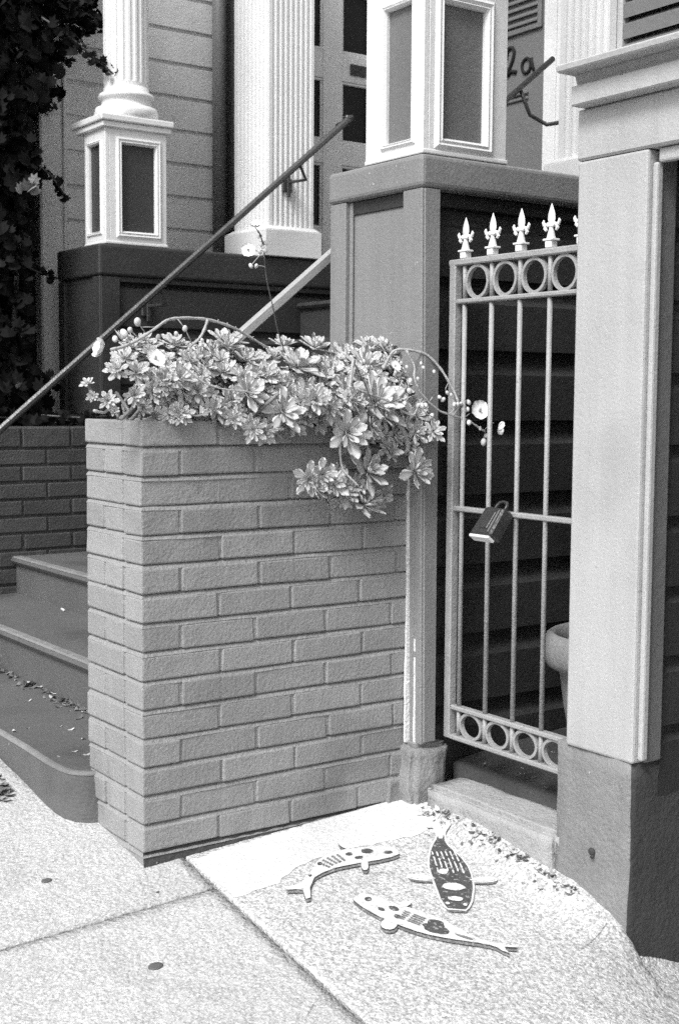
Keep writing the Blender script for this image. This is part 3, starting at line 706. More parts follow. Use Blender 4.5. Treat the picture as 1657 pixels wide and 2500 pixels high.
# upper storey: white trimmed louvred shutter
mb = MB(); mb.box(CX+.11, 3.0, -3.2, CYL-.06, 1.845, 3.6, 0); part('upper_wall', mb, 'wall_paint', cb)
mb = MB(); mb.box(CX+.06, CX+.11, -.628, -.590, 1.846, 3.4, .004); mb.box(CX+.055, CX+.0595, -.616, -.602, 1.846, 3.4, .002)
sh = part('shutter_frame', mb, 'column_paint', cb)
mb = MB()
for k in range(20):
    z = 1.846+.045*k
    q = MB(); q.hull8([(CX+.066, -1.3, z), (CX+.105, -1.3, z+.030), (CX+.105, -.6285, z+.030), (CX+.066, -.6285, z), (CX+.066, -1.3, z+.030), (CX+.105, -1.3, z+.060), (CX+.105, -.6285, z+.060), (CX+.066, -.6285, z+.030)], 0)
    part('slat', q, 'panel_paint', sh)
mb.bm.free()
# concrete footing of the corner
mb = MB()
def foot_pt(u, v):
    # u 0..1 along the light face (left to right) then round the corner; v 0..1 from bottom to top
    pass
NX, NZ = 10, 16
cols = []
path = [(.815, -.530)]+[(.807, -.535-.220*i/12) for i in range(13)]+[(.810, -.760)]+[(.822+.06*i, -.763-.0015*i) for i in range(36)]
for (x, y) in path:
    col = []
    for k in range(NZ+1):
        t = k/NZ; z = -.9+(.305-(-.9))*t if x > .825 else -.35+(.305+.35)*t
        a = .006*noise.noise(V((x*9, y*9, z*9)))+.003*noise.noise(V((x*40, y*40, z*40)))
        if x < .812: p = V((x+a-.006*(z < .03)*(.03-z)*8, y, z))
        else: p = V((x, y+a, z))
        col.append(mb.bm.verts.new(p))
    cols.append(col)
for a_, b_ in zip(cols, cols[1:]):
    for k in range(NZ): mb.bm.faces.new((a_[k], b_[k], b_[k+1], a_[k+1]))
tp = [c[-1] for c in cols]
inn = [mb.bm.verts.new((3.0, -.53, .305))]
mb.bm.faces.new(tp+inn)
o = part('footing', mb, 'footing', cb, True)
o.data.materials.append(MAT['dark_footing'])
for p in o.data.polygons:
    if p.normal.y < -.7: p.material_index = 1  # shade painted in: the -Y side takes a darker copy of the concrete

mb = MB(); mb.ell((.806, -.650, .070), .006, .010, .009, None, 10, 8); mb.tube([(.806, -.655, .063), (.798, -.657, .060)], .004, 7); part('bolt_stub', mb, 'dark_footing', cb, True)

# ------------------------------------------------------------------ fleshy plants in the planter
def leaf_data(curl, fat=.10):
    T = [0, .2, .42, .62, .78, .91, 1.0]; Hw = [.05, .09, .165, .22, .205, .125, .012]
    vs_, fs, rim = [], [], []
    for t, h in zip(T, Hw):
        z = curl*t*t; th = fat*(1-.55*t)*(.5+h*2)
        ring_ = [(-h, .035*h/.18), (-h*.55, .25*th-.01), (0, -.02+.2*th), (h*.55, .25*th-.01), (h, .035*h/.18), (0, -th*.8)]
        for q, (y, dz) in enumerate(ring_):
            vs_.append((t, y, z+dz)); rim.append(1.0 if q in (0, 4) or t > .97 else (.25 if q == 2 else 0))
    n = len(T)
    for i in range(n-1):
        for k in range(6):
            a = i*6+k; b = i*6+(k+1) % 6; fs.append((a, b, b+6, a+6))
    fs.append(tuple(range(5, -1, -1))); fs.append(tuple(range((n-1)*6, n*6)))
    return vs_, fs, rim
def mesh_from(name, vs_, fs, rim, m):
    me = bpy.data.meshes.new(name); me.from_pydata(vs_, [], fs); me.materials.append(MAT[m])
    at = me.attributes.new('rim', 'FLOAT', 'POINT'); at.data.foreach_set('value', rim)
    for p in me.polygons: p.use_smooth = True
    me.update(); return me
LV = [mesh_from('leaf', *leaf_data(c, f), 'leaf') for c, f in ((.02, .1), (.10, .1), (.18, .09), (-.06, .1))]
LVO = [mesh_from('leaf', *leaf_data(c, f), 'shade_leaf') for c, f in ((-.1, .1), (-.25, .08))]
def leaf_mats(n, tight, rng):
    out = []
    for i in range(n):
        f = i/(n-1)                                   # 0 outer .. 1 inner
        az = i*2.39996+rng.uniform(-.15, .15); tilt = R(rng.uniform(2, 16))+R(66)*f**1.25*tight
        ln = (1.0-.62*f**1.1)*rng.uniform(.88, 1.08)
        m = Matrix.Rotation(az, 4, 'Z') @ Matrix.Translation((.05, 0, .10*f)) @ Matrix.Rotation(-tilt, 4, 'Y') @ Matrix.Rotation(rng.uniform(-.2, .2), 4, 'X') @ Matrix.Diagonal((ln, ln*rng.uniform(.85, 1.1), ln, 1))
        out.append(m)
    return out
LD = [leaf_data(c) for c in (.02, .10, .18, -.04)]
def rosette_mesh(ms, m='leaf', rng=random):
    V_, F_, R_ = [], [], []
    for q in ms:
        vs_, fs, rim = LD[rng.randrange(4)]; o = len(V_)
        V_ += [tuple(q @ V(p)) for p in vs_]; F_ += [tuple(i+o for i in f) for f in fs]; R_ += rim
    return mesh_from('rosette', V_, F_, R_, m)
rng = random.Random(11)
TEMPL = [rosette_mesh(leaf_mats(rng.choice((14, 17, 19)), rng.uniform(.6, .95), rng), 'leaf', rng) for k in range(8)]
TEMPL_O = [rosette_mesh(leaf_mats(9, .7, rng), 'shade_leaf', rng) for k in range(3)]
HEARTS = []
for k in range(4): HEARTS.append(leaf_mats(18, rng.uniform(.65, .9), rng))
HMESH = [rosette_mesh(h[9:], 'leaf', rng) for h in HEARTS]
def frame(axis, spin):
    z = V(axis).normalized(); x = z.orthogonal().normalized(); y = z.cross(x)
    return Matrix((x, y, z)).transposed().to_4x4() @ Matrix.Rotation(spin, 4, 'Z')
def rosette(parent, p, r, axis, leaves=False, in_shade=False):
    k = rng.randrange(4)
    me = HMESH[k] if leaves else (rng.choice(TEMPL_O) if in_shade else rng.choice(TEMPL))
    o = bpy.data.objects.new('rosette', me); COL.objects.link(o); o.parent = parent
    m = frame(axis, rng.uniform(0, 6.28)); m = Matrix.Translation(V(p)-W[parent.name]) @ m @ Matrix.Diagonal((r, r, r, 1))
    o.matrix_basis = m
    if leaves:
        for q in HEARTS[k][:9]:
            l = bpy.data.objects.new('leaf', rng.choice(LV)); COL.objects.link(l); l.parent = o; l.matrix_basis = q
    return o

ROS=[[1,0.3527,-0.045,1.0638,0.0467,[-0.1,-1,0.35],1,0],[2,0.5204,-0.075,1.0142,0.0552,[-0.1,-1,0.25],1,0],[2,0.6247,-0.055,1.083,0.0673,[0.15,-0.9,0.6],1,0],[1,0.4309,-0.04,1.0962,0.0463,[0.1,-1,0.5],1,0],[1,0.4465,0.03,1.1728,0.0557,[-0.1,-0.6,1],1,0],[1,0.309,-0.035,1.0174,0.0269,[-0.2,-1,-0.2],1,0],[1,0.4712,-0.03,1.0433,0.0298,[0.1,-1,-0.1],1,0],[2,0.4277,-0.05,0.9029,0.038,[-0.4,-1,-0.1],1,0],[2,0.4868,-0.065,0.8912,0.0361,[-0.1,-1,0.2],1,0],[2,0.5847,-0.075,0.9146,0.0496,[0.2,-0.9,0.45],1,0],[2,0.5869,-0.055,0.8331,0.0543,[0.1,-0.7,0.8],1,0],[2,0.7345,-0.075,0.9126,0.0464,[0.2,-1,0.2],1,0],[2,0.5501,-0.05,0.8678,0.028,[0,-1,-0.3],1,0],[2,0.6644,-0.04,0.9942,0.0264,[-0.5,-1,0.0],1,0],[2,0.7119,-0.04,0.9781,0.0288,[0.2,-1,0.3],1,0],[2,0.6746,0.06,1.1795,0.0561,[0.0,-0.7,0.9],1,0],[1,0.5726,0.14,1.228,0.0404,[0.1,-0.5,1],1,0],[2,0.7533,0.15,1.2284,0.0418,[0.1,-0.5,1],1,0],[1,0.6052,0.1,1.19,0.0381,[0.1,-0.5,1],1,0],[1,0.4135,0.09,1.1945,0.0389,[-0.2,-0.4,1],1,0],[2,0.7549,0.05,1.1583,0.05,[0.6,-0.7,0.6],1,0],[1,0.3642,0.08,1.1826,0.0385,[-0.1,-0.5,1],1,0],[1,0.2211,-0.04,1.0478,0.0223,[-0.1,-1,0.2],1,0],[1,0.265,-0.03,1.1097,0.043,[0.0,-1,0.45],1,0],[1,0.2363,0.03,1.1567,0.0372,[-0.2,-0.8,0.8],1,0],[0,0.1013,0.0,1.1393,0.04,[0.0,-0.9,0.6],1,0],[0,0.1607,0.14,1.2243,0.0335,[-0.1,-0.5,1],1,0],[1,0.2514,0.11,1.2103,0.0317,[0.1,-0.5,1],1,0],[1,0.316,0.12,1.2313,0.0342,[0.1,-0.5,1],1,0],[0,0.0473,0.13,1.2138,0.0266,[-0.3,-0.6,1],1,0],[0,0.0049,0.03,1.153,0.0277,[-0.2,-1,0.5],1,0],[0,-0.0331,0.05,1.1595,0.0266,[-0.7,-0.8,0.4],1,0],[0,0.0024,0.08,1.1874,0.026,[-0.5,-0.8,0.8],1,0],[0,-0.0197,-0.01,1.1028,0.0234,[-0.2,-1,0.1],1,0],[0,-0.0799,0.0,1.0889,0.0213,[-0.4,-1,0.3],1,0],[0,-0.1194,0.02,1.128,0.0145,[-0.5,-0.6,0.9],1,0],[0,-0.1118,0.01,1.1002,0.0125,[-0.5,-1,0.0],1,0],[1,0.1733,-0.02,1.0748,0.0262,[-0.1,-1,0.3],1,0],[0,0.1584,0.05,1.1811,0.0327,[0.0,-0.8,0.8],1,0],[1,0.1845,0.03,1.1681,0.0266,[0.1,-0.8,0.6],1,0],[0,-0.0701,-0.01,1.0668,0.0116,[-0.2,-1,0.4],1,0],[0,0.1048,-0.01,1.1145,0.0279,[0.1,-1,0.2],1,0],[0,0.0632,0.0,1.1339,0.0318,[-0.2,-1,0.4],1,0],[0,0.0979,0.14,1.2195,0.0269,[0.0,-0.5,1],1,0],[1,0.3543,0.02,1.1396,0.0421,[-0.1,-0.9,0.6],1,0],[1,0.4751,0.14,1.2298,0.0332,[0.0,-0.4,1],1,0],[1,0.51,0.02,1.1415,0.0433,[0.2,-0.9,0.7],1,0],[2,0.573,0.0,1.115,0.0436,[-0.1,-1,0.5],1,0],[1,0.4292,-0.02,1.0507,0.0318,[0.0,-1,0.0],1,0],[1,0.2989,-0.01,1.0665,0.0269,[0.0,-1,0.1],1,0],[2,0.665,0.13,1.2064,0.0387,[0.0,-0.5,1],1,0],[0,0.0299,0.0,1.1109,0.0257,[0.1,-1,0.2],1,0],[0,0.14,-0.01,1.1118,0.0281,[0.0,-1,0.2],1,0],[1,0.2271,-0.01,1.0921,0.0307,[0.0,-1,0.3],1,0],[2,0.6816,-0.02,1.0553,0.0354,[0.4,-1,0.2],1,0],[1,0.3169,0.08,1.187,0.036,[0.0,-0.6,0.9],1,0],[0,0.0923,0.07,1.1791,0.0305,[-0.1,-0.6,0.9],1,0],[0,0.0056,0.0,1.0765,0.0197,[0.0,-1,0.2],1,0],[2,0.5121,-0.04,1.0561,0.0363,[-0.2,-1,0.0],1,0],[2,0.5961,-0.04,1.0125,0.0326,[0.2,-1,-0.3],1,0],[2,0.483,-0.0474,0.8437,0.0233,[0.36989651169621607,-1.0,0.051976325885274566],0,0],[2,0.4653,-0.0582,0.8762,0.0204,[-0.2586478549153177,-1.0,-0.06856927630398324],0,0],[2,0.5364,-0.0602,0.8655,0.0298,[-0.24407949484177394,-1.0,0.23181256658887034],0,0],[2,0.4501,-0.0697,0.9117,0.0305,[-0.12861287155760381,-1.0,-0.04384142624026871],0,0],[2,0.5601,-0.0612,0.8822,0.0245,[0.11672794440700096,-1.0,0.1070398759444317],0,0],[2,0.4804,-0.0635,0.9012,0.0208,[-0.403891566471853,-1.0,0.02925592320101633],0,0],[2,0.4305,-0.0732,0.8793,0.0298,[0.4560959106658995,-1.0,0.348091282693831],0,0],[2,0.5549,-0.0574,0.8855,0.0242,[0.24722346201847845,-1.0,-0.020072145159064636],0,0],[2,0.4723,-0.0572,0.8792,0.0248,[0.06502793976452448,-1.0,0.33377164358283634],0,0],[2,0.528,-0.0536,0.8466,0.0205,[-0.040962405618570896,-1.0,-0.17863120058329693],0,0],[2,0.5175,-0.0609,0.8735,0.024,[-0.011217601489621809,-1.0,-0.2371283430774914],0,0],[2,0.5182,-0.0438,0.9114,0.0229,[0.10111233368011219,-1.0,0.2928060182896099],0,0],[2,0.4686,-0.0686,0.8921,0.021,[-0.1593156795648064,-1.0,-0.14694706321700354],0,0],[2,0.6647,-0.0541,0.9693,0.0295,[-0.19354333170759408,-1.0,0.40390231759478007],0,0],[2,0.7415,-0.0493,0.9766,0.0234,[-0.34230799812041546,-1.0,0.09078620483840627],0,0],[2,0.7284,-0.0429,0.9819,0.0259,[0.44824980503837786,-1.0,0.26647126120966963],0,0],[2,0.6681,-0.0615,0.9647,0.0236,[0.3323928176319041,-1.0,0.1199656049138188],0,0],[2,0.727,-0.047,0.979,0.0202,[0.2132115058480798,-1.0,0.5907228090404719],0,0],[1,0.3298,-0.0315,1.0349,0.0256,[-0.31513958036564993,-1.0,0.43722205057987024],0,0],[1,0.3362,-0.0206,1.0467,0.0264,[0.18664322946933853,-1.0,-0.07154841404272488],0,0],[1,0.268,-0.0392,1.0375,0.023,[-0.47803496556191105,-1.0,-0.22889312955082447],0,0],[1,0.3431,-0.0197,1.0292,0.0273,[0.4347655078171858,-1.0,0.368606006383224],0,0],[1,0.2726,-0.0427,1.024,0.0277,[-0.473286793713652,-1.0,-0.1254589720662808],0,0],[1,0.3971,-0.0322,1.0338,0.0292,[0.14981115480822327,-1.0,0.03593239859708991],0,0],[1,0.3831,-0.0166,1.0421,0.0308,[0.4802119865219173,-1.0,-0.0016414699558505719],0,0],[2,0.5523,-0.0501,0.9877,0.0285,[-0.34843947931187813,-1.0,-0.0758381080411748],0,0],[2,0.6189,-0.047,1.0126,0.0239,[-0.38360028974456506,-1.0,-0.16438411571760814],0,0],[2,0.5941,-0.0333,1.0344,0.0224,[-0.23270806293113833,-1.0,0.31720541395742535],0,0],[2,0.5636,-0.038,1.0222,0.0204,[-0.3640857220362863,-1.0,-0.12393533945504262],0,0],[2,0.6246,-0.034,1.0296,0.0314,[0.22988859241924864,-1.0,-0.22228228324729765],0,0],[2,0.5185,-0.0498,1.0155,0.0214,[0.3037036342771573,-1.0,0.5501750778542567],0,0],[2,0.5952,-0.0447,0.8507,0.0311,[0.3318362540924743,-1.0,0.14750816611264805],0,0],[2,0.647,-0.0593,0.8527,0.0257,[0.41430714423687454,-1.0,-0.24639734796250068],0,0],[2,0.6328,-0.0398,0.8464,0.0308,[-0.4408973989712559,-1.0,-0.24760233958742903],0,0]]
STEMS=[[0,"stem",0.0042,[[-0.0712,0.0,1.2033],[-0.0317,0.01,1.2133],[0.0086,0.02,1.2306],[0.0536,0.03,1.2556],[0.0872,0.04,1.2752],[0.1254,0.05,1.2832],[0.1853,0.06,1.2853],[0.2294,0.07,1.2819],[0.2876,0.08,1.2694],[0.3336,0.09,1.2524],[0.4036,0.1,1.2219]]],[0,"stem",0.004,[[0.2087,0.06,1.2833],[0.198,0.06,1.2562],[0.1852,0.06,1.2373],[0.164,0.06,1.2201],[0.1429,0.06,1.1956]]],[0,"stem",0.0016,[[-0.0423,0.04,1.2297],[-0.017,0.04,1.217]]],[0,"stem",0.0016,[[-0.0207,0.04,1.2428],[0.0047,0.04,1.224]]],[0,"stem",0.0016,[[-0.005,0.04,1.2514],[0.0186,0.04,1.2309]]],[0,"stem",0.0016,[[0.0141,0.04,1.2688],[0.0346,0.04,1.2446]]],[0,"stem",0.0016,[[0.0228,0.04,1.2584],[0.0588,0.04,1.2597]]],[0,"stem",0.0016,[[0.1365,0.04,1.2589],[0.118,0.04,1.28]]],[0,"stem",0.0016,[[0.1365,0.04,1.2589],[0.1551,0.04,1.2248]]],[1,"dark_stem",0.0026,[[0.3238,0.02,1.4968],[0.3342,0.026,1.4882],[0.3473,0.032,1.464],[0.3544,0.038,1.4335],[0.3596,0.044,1.4152],[0.3695,0.05,1.3788],[0.3814,0.056,1.3491],[0.3949,0.062,1.3157],[0.4109,0.068,1.2676],[0.4334,0.074,1.2182],[0.4562,0.08,1.1681]]],[1,"stem",0.0014,[[0.3116,0.03,1.4156],[0.3407,0.03,1.4466]]],[1,"stem",0.0014,[[0.3248,0.03,1.4153],[0.3408,0.03,1.4158],[0.3508,0.03,1.4136]]],[1,"stem",0.0014,[[0.3501,0.03,1.4349],[0.3407,0.03,1.4488]]],[1,"stem",0.0014,[[0.346,0.03,1.4637],[0.352,0.03,1.4709]]],[1,"stem",0.0014,[[0.3407,0.03,1.4745],[0.3354,0.03,1.473]]],[1,"stem",0.0014,[[0.3063,0.03,1.4498],[0.3434,0.03,1.4523]]],[1,"stem",0.0014,[[0.3221,0.03,1.5066],[0.3353,0.03,1.492]]],[2,"stem",0.0036,[[0.579,-0.02,1.1954],[0.5594,-0.0333,1.1274],[0.5373,-0.0467,1.0549],[0.5128,-0.06,0.9789],[0.5089,-0.0733,0.9329],[0.5152,-0.0867,0.9122],[0.5424,-0.1,0.8825]]],[2,"stem",0.0034,[[0.5331,-0.07,1.127],[0.6008,-0.075,1.1064],[0.6565,-0.08,1.0895],[0.6857,-0.085,1.068],[0.7151,-0.09,1.0572],[0.7247,-0.095,1.0725],[0.7262,-0.1,1.0812]]],[2,"stem",0.0042,[[0.689,0.0,1.1727],[0.6967,-0.0112,1.2012],[0.7073,-0.0225,1.2209],[0.7347,-0.0337,1.2235],[0.7881,-0.045,1.2136],[0.8194,-0.0562,1.1875],[0.8395,-0.0675,1.1567],[0.8598,-0.0787,1.1168],[0.8654,-0.09,1.088]]],[2,"stem",0.0034,[[0.7231,-0.05,1.2215],[0.7456,-0.0562,1.1817],[0.7411,-0.0625,1.151],[0.7592,-0.0688,1.1117],[0.8059,-0.075,1.0722],[0.8413,-0.0812,1.059],[0.8948,-0.0875,1.0455],[0.9313,-0.0938,1.0251],[0.95,-0.1,1.0138]]],[2,"stem",0.0085,[[0.6646,-0.07,1.0549],[0.6943,-0.0675,1.0286],[0.7161,-0.065,0.9977],[0.7213,-0.0625,0.9712],[0.7122,-0.06,0.9603]]],[2,"stem",0.003,[[0.6807,-0.06,1.0416],[0.7004,-0.06,1.0153],[0.7118,-0.06,0.9932],[0.729,-0.06,0.9599]]],[2,"dark_stem",0.002,[[0.7677,-0.08,1.0679],[0.7782,-0.08,1.0503],[0.7855,-0.08,1.0193],[0.7806,-0.08,0.9752],[0.7527,-0.08,0.9448]]],[2,"dark_stem",0.0022,[[0.5311,-0.09,1.1855],[0.5629,-0.09,1.1357],[0.5899,-0.09,1.0809]]],[2,"stem",0.002,[[0.7262,-0.1,1.0812],[0.7516,-0.1,1.0616],[0.7686,-0.1,1.0541]]],[1,"stem",0.003,[[0.094,-0.03,1.1694],[0.1083,-0.0333,1.1572],[0.131,-0.0367,1.1396],[0.1621,-0.04,1.1255],[0.2019,-0.0433,1.1168],[0.251,-0.0467,1.1136],[0.2922,-0.05,1.101]]],[0,"woody_stem",0.0055,[[-0.0592,-0.02,1.0502],[-0.0314,-0.0067,1.0657],[-0.0031,0.0067,1.0885],[0.0156,0.02,1.1028]]],[0,"woody_stem",0.0048,[[-0.033,-0.01,1.0657],[-0.0367,0.01,1.0849],[-0.0462,0.03,1.1095]]],[0,"stem",0.0035,[[-0.1188,-0.01,1.0682],[-0.0854,0.005,1.0645],[-0.0628,0.02,1.0812]]],[0,"woody_stem",0.0045,[[-0.1195,0.02,1.1263],[-0.1133,0.0133,1.109],[-0.1033,0.0067,1.0952],[-0.0799,0.0,1.0883]]],[1,"woody_stem",0.007,[[0.0827,-0.02,1.0621],[0.1163,-0.0033,1.0745],[0.1379,0.0133,1.0963],[0.1429,0.03,1.1182]]],[1,"woody_stem",0.006,[[0.0875,-0.02,1.0496],[0.0859,-0.02,1.0603]]],[1,"stem",0.003,[[0.1153,-0.02,1.0585],[0.1381,-0.0233,1.0567],[0.1779,-0.0267,1.0675],[0.2097,-0.03,1.0584]]],[1,"stem",0.003,[[0.2498,-0.02,1.0556],[0.2859,-0.025,1.0581],[0.3135,-0.03,1.0581]]],[0,"woody_stem",0.006,[[0.0208,0.03,1.1315],[0.0402,0.045,1.1029],[0.068,0.06,1.0811]]],[1,"woody_stem",0.006,[[0.1458,0.02,1.1182],[0.1821,0.04,1.1001],[0.2061,0.06,1.0739]]],[2,"stem",0.0015,[[0.6905,-0.095,1.1479],[0.702,-0.095,1.1157]]],[2,"stem",0.0015,[[0.6831,-0.095,1.0875],[0.6994,-0.095,1.1027],[0.727,-0.095,1.1094]]],[2,"stem",0.0015,[[0.8255,-0.095,1.1386],[0.8171,-0.095,1.1253],[0.8201,-0.095,1.1166]]],[2,"stem",0.0015,[[0.7386,-0.095,1.0812],[0.7333,-0.095,1.0616]]],[2,"stem",0.0015,[[0.7918,-0.095,1.101],[0.8119,-0.095,1.0945]]],[2,"stem",0.0015,[[0.8298,-0.095,1.0592],[0.8584,-0.095,1.0813]]],[2,"stem",0.0015,[[0.8414,-0.095,1.0547],[0.8671,-0.095,1.0814]]],[2,"stem",0.0015,[[0.7664,-0.095,1.0943],[0.7748,-0.095,1.1031]]],[2,"stem",0.0015,[[0.8707,-0.095,1.0479],[0.8937,-0.095,1.0725]]],[2,"stem",0.0015,[[0.8765,-0.095,1.0479],[0.8998,-0.095,1.0613]]],[2,"stem",0.0015,[[0.9545,-0.095,1.0137],[0.9461,-0.095,0.9843]]],[2,"stem",0.0015,[[0.9514,-0.095,1.0182],[0.9721,-0.095,1.0339],[0.9842,-0.095,1.0361]]],[2,"stem",0.0015,[[0.6768,-0.095,1.1455],[0.6662,-0.095,1.124]]]]
FLOWERS=[[0,[-0.0971,-0.01,1.2043],0.023,[-0.85,0.1,0.25]],[0,[0.0112,-0.05,1.185],0.0242,[0.1,-0.9,0.55]],[2,[0.9191,-0.11,1.0704],0.0259,[-0.25,-1,0.2]],[2,[0.9952,-0.1,1.0234],0.0195,[0.75,-0.5,-0.15]],[1,[0.2848,0.0,1.4474],0.0174,[-0.55,-0.8,0.15]],[1,[0.3166,0.02,1.5084],0.0135,[-0.3,-0.5,0.75]],[2,[0.702,-0.03,1.1813],0.0166,[0.1,-0.8,0.6]]]
BUDS=[[0,[-0.0423,0.04,1.2297],0.0083],[0,[-0.0199,0.04,1.2428],0.0103],[0,[-0.005,0.04,1.2507],0.0074],[0,[0.0141,0.04,1.2699],0.0099],[0,[0.1365,0.04,1.2589],0.0076],[0,[0.0667,0.04,1.2374],0.0065],[0,[0.1137,0.04,1.2454],0.0066],[0,[0.1825,0.04,1.2329],0.0051],[0,[0.1986,0.04,1.2304],0.0051],[0,[0.1782,0.04,1.2218],0.0051],[0,[0.1917,0.04,1.2203],0.0051],[1,[0.3103,0.03,1.4144],0.0062],[1,[0.3255,0.03,1.4148],0.0057],[1,[0.3347,0.03,1.449],0.0052],[1,[0.3487,0.03,1.4538],0.0073],[1,[0.3394,0.03,1.4655],0.0052],[1,[0.352,0.03,1.4709],0.0063],[1,[0.3327,0.03,1.484],0.0042],[1,[0.338,0.03,1.4877],0.0042],[1,[0.344,0.03,1.4613],0.0052],[2,[0.6992,-0.095,1.1178],0.0076],[2,[0.6853,-0.095,1.0875],0.006],[2,[0.7358,-0.095,1.1883],0.0044],[2,[0.7427,-0.095,1.1776],0.0055],[2,[0.7782,-0.095,1.1678],0.0055],[2,[0.823,-0.095,1.1144],0.0056],[2,[0.8358,-0.095,1.1087],0.005],[2,[0.7016,-0.095,1.1437],0.0076],[2,[0.6901,-0.095,1.1779],0.0049],[2,[0.7264,-0.095,1.1483],0.0055],[2,[0.7274,-0.095,1.0811],0.0066],[2,[0.7402,-0.095,1.0812],0.0077],[2,[0.7525,-0.095,1.0825],0.0066],[2,[0.7716,-0.095,1.0541],0.0083],[2,[0.7975,-0.095,1.1032],0.0055],[2,[0.809,-0.095,1.0967],0.0067],[2,[0.8467,-0.095,1.0849],0.0067],[2,[0.8583,-0.095,1.0836],0.0073],[2,[0.8699,-0.095,1.0867],0.0056],[2,[0.8951,-0.095,1.0903],0.0073],[2,[0.8925,-0.095,1.0725],0.0062],[2,[0.8973,-0.095,1.0375],0.0085],[2,[0.9363,-0.095,1.022],0.0057],[2,[0.9691,-0.095,1.0339],0.0068],[2,[0.9491,-0.095,0.9856],0.0097],[2,[0.9577,-0.095,1.0023],0.0068],[2,[0.562,-0.095,0.8666],0.0043],[2,[0.5348,-0.095,0.9566],0.0053]]
plants = [thing('succulent_plant', (.14, .14, 1.02), 'bushy small-leaved succulent at the left end of the brick planter', 'plant', 'succulents in the planter'),
          thing('succulent_plant', (.44, .14, 1.02), 'tall flowering succulent filling the middle of the brick planter', 'plant', 'succulents in the planter'),
          thing('succulent_plant', (.68, .12, 1.02), 'large-leaved succulent trailing over the right front of the planter', 'plant', 'succulents in the planter')]
for pp, x, y, z, r, ax_, lv, in_shade in ROS: rosette(plants[pp], (x, y, z), r*1.38, ax_, bool(lv))
for i in range(290):
    a = R(rng.uniform(-25, 150)); x = rng.uniform(.03, .80); k = rng.uniform(.70, 1.02)
    prof = .118+.03*math.sin(x*9)+.02*math.sin(x*23+1)
    y = .14-.165*math.cos(a)*k; z = 1.065+prof*1.15*max(-.15, math.sin(a))*k
    if x < .05: y = max(y, .03)
    if y < 0 and z < 1.06: z = 1.06
    r = (.029+.022*min(1, x/.5))*rng.uniform(.8, 1.15)
    front = -math.cos(a)
    rosette(plants[0 if x < .27 else 1 if x < .57 else 2], (x, y, z), r, (rng.uniform(-.5, .5), front-.35, max(.1, math.sin(a))+rng.uniform(-.2, .4)), False, k < .76 and rng.random() < .8)
for i in range(34):      # the mat that hangs over the front edge
    x = rng.uniform(.40, .79); y = rng.uniform(-.10, -.02); z = 1.10-.10*rng.random()*sstep(.38, .60, x)
    rosette(plants[1 if x < .55 else 2], (x, y, z), rng.uniform(.030, .044), (rng.uniform(-.5, .5), -1, rng.uniform(-.1, .7)))
for i in range(16):      # growth close to the wall, mostly coloured dark to paint in its shade
    rosette(plants[2], (rng.uniform(.56, .76), rng.uniform(-.035, -.012), rng.uniform(.93, 1.05)), rng.uniform(.022, .034), (rng.uniform(-.6, .6), -1, rng.uniform(-.6, .2)), False, rng.random() < .7)
for pp in range(3):      # shrubby bases
    for q in range(16):
        x = plants[pp].location.x+rng.uniform(-.13, .13); y = rng.uniform(.04, .22)
        mb = MB(); p0 = V((x, y, 1.0)); p1 = p0+V((rng.uniform(-.06, .06), rng.uniform(-.09, .03), rng.uniform(.05, .08))); p2 = p1+V((rng.uniform(-.04, .04), rng.uniform(-.05, .03), rng.uniform(.02, .05)))
        mb.tube([p0, p1, p2], [.006, .005, .004], 6); part('stem', mb, 'woody_stem', plants[pp], True)
def smooth_path(pts, sub=4):
    pts = [V(p) for p in pts]; out = []
    if len(pts) < 3: return pts
    for i in range(len(pts)-1):
        p0 = pts[max(i-1, 0)]; p1 = pts[i]; p2 = pts[i+1]; p3 = pts[min(i+2, len(pts)-1)]
        for k in range(sub):
            t = k/sub
            out.append(.5*((2*p1)+(p2-p0)*t+(2*p0-5*p1+4*p2-p3)*t*t+(3*p1-p0-3*p2+p3)*t**3))
    return out+[pts[-1]]
for pp, m_, r, pts in STEMS:
    P_ = smooth_path(pts); mb = MB(); n = len(P_)
    rr = [r*(.88 if r > .003 else .7)*(1.12-.3*i/n)*(1+.18*math.sin(i*2.1)) for i in range(n)]
    mb.tube(P_, rr, 6)
    if r > .003:      # leaf scars, little knobs along the stem
        for i in range(1, n-1, 2):
            d = V((rng.uniform(-1, 1), rng.uniform(-1, .2), rng.uniform(-1, 1))).normalized(); mb.tube([P_[i], P_[i]+d*r*1.7], [r*.45, r*.18], 4)
    part('flower_stem' if m_ != 'woody_stem' else 'stem', mb, m_, plants[pp], True)
for pp, p, r in BUDS:
    mb = MB(); ax_ = Euler((rng.uniform(-.8, .8), rng.uniform(-.8, .8), 0)); mb.ell(p, r*.82, r*.82, r*1.12, ax_, 10, 8); part('bud', mb, 'bud', plants[pp], True)
def petal_mesh(cup):
    mb = MB(); nx, ny = 7, 6; g_ = []
    for i in range(nx):
        t = i/(nx-1); h = .70*math.sin(math.pi*min(1, .12+t*.72))**.8*(1 if t < .8 else 1-.35*((t-.8)/.2)**2); row = []
        for j in range(ny+1):
            s = j/ny*2-1; rr = .10+.9*t*(1-.10*s*s); z = cup*t*t+.10*s*s*t+.03*math.sin(s*6+t*4)*t
            row.append(mb.bm.verts.new((rr, h*s, z)))
        g_.append(row)
    for i in range(nx-1):
        for j in range(ny): mb.bm.faces.new((g_[i][j], g_[i+1][j], g_[i+1][j+1], g_[i][j+1]))
    return mb.mesh('petal', 'petal', True)
PM = [petal_mesh(c) for c in (.22, .62)]
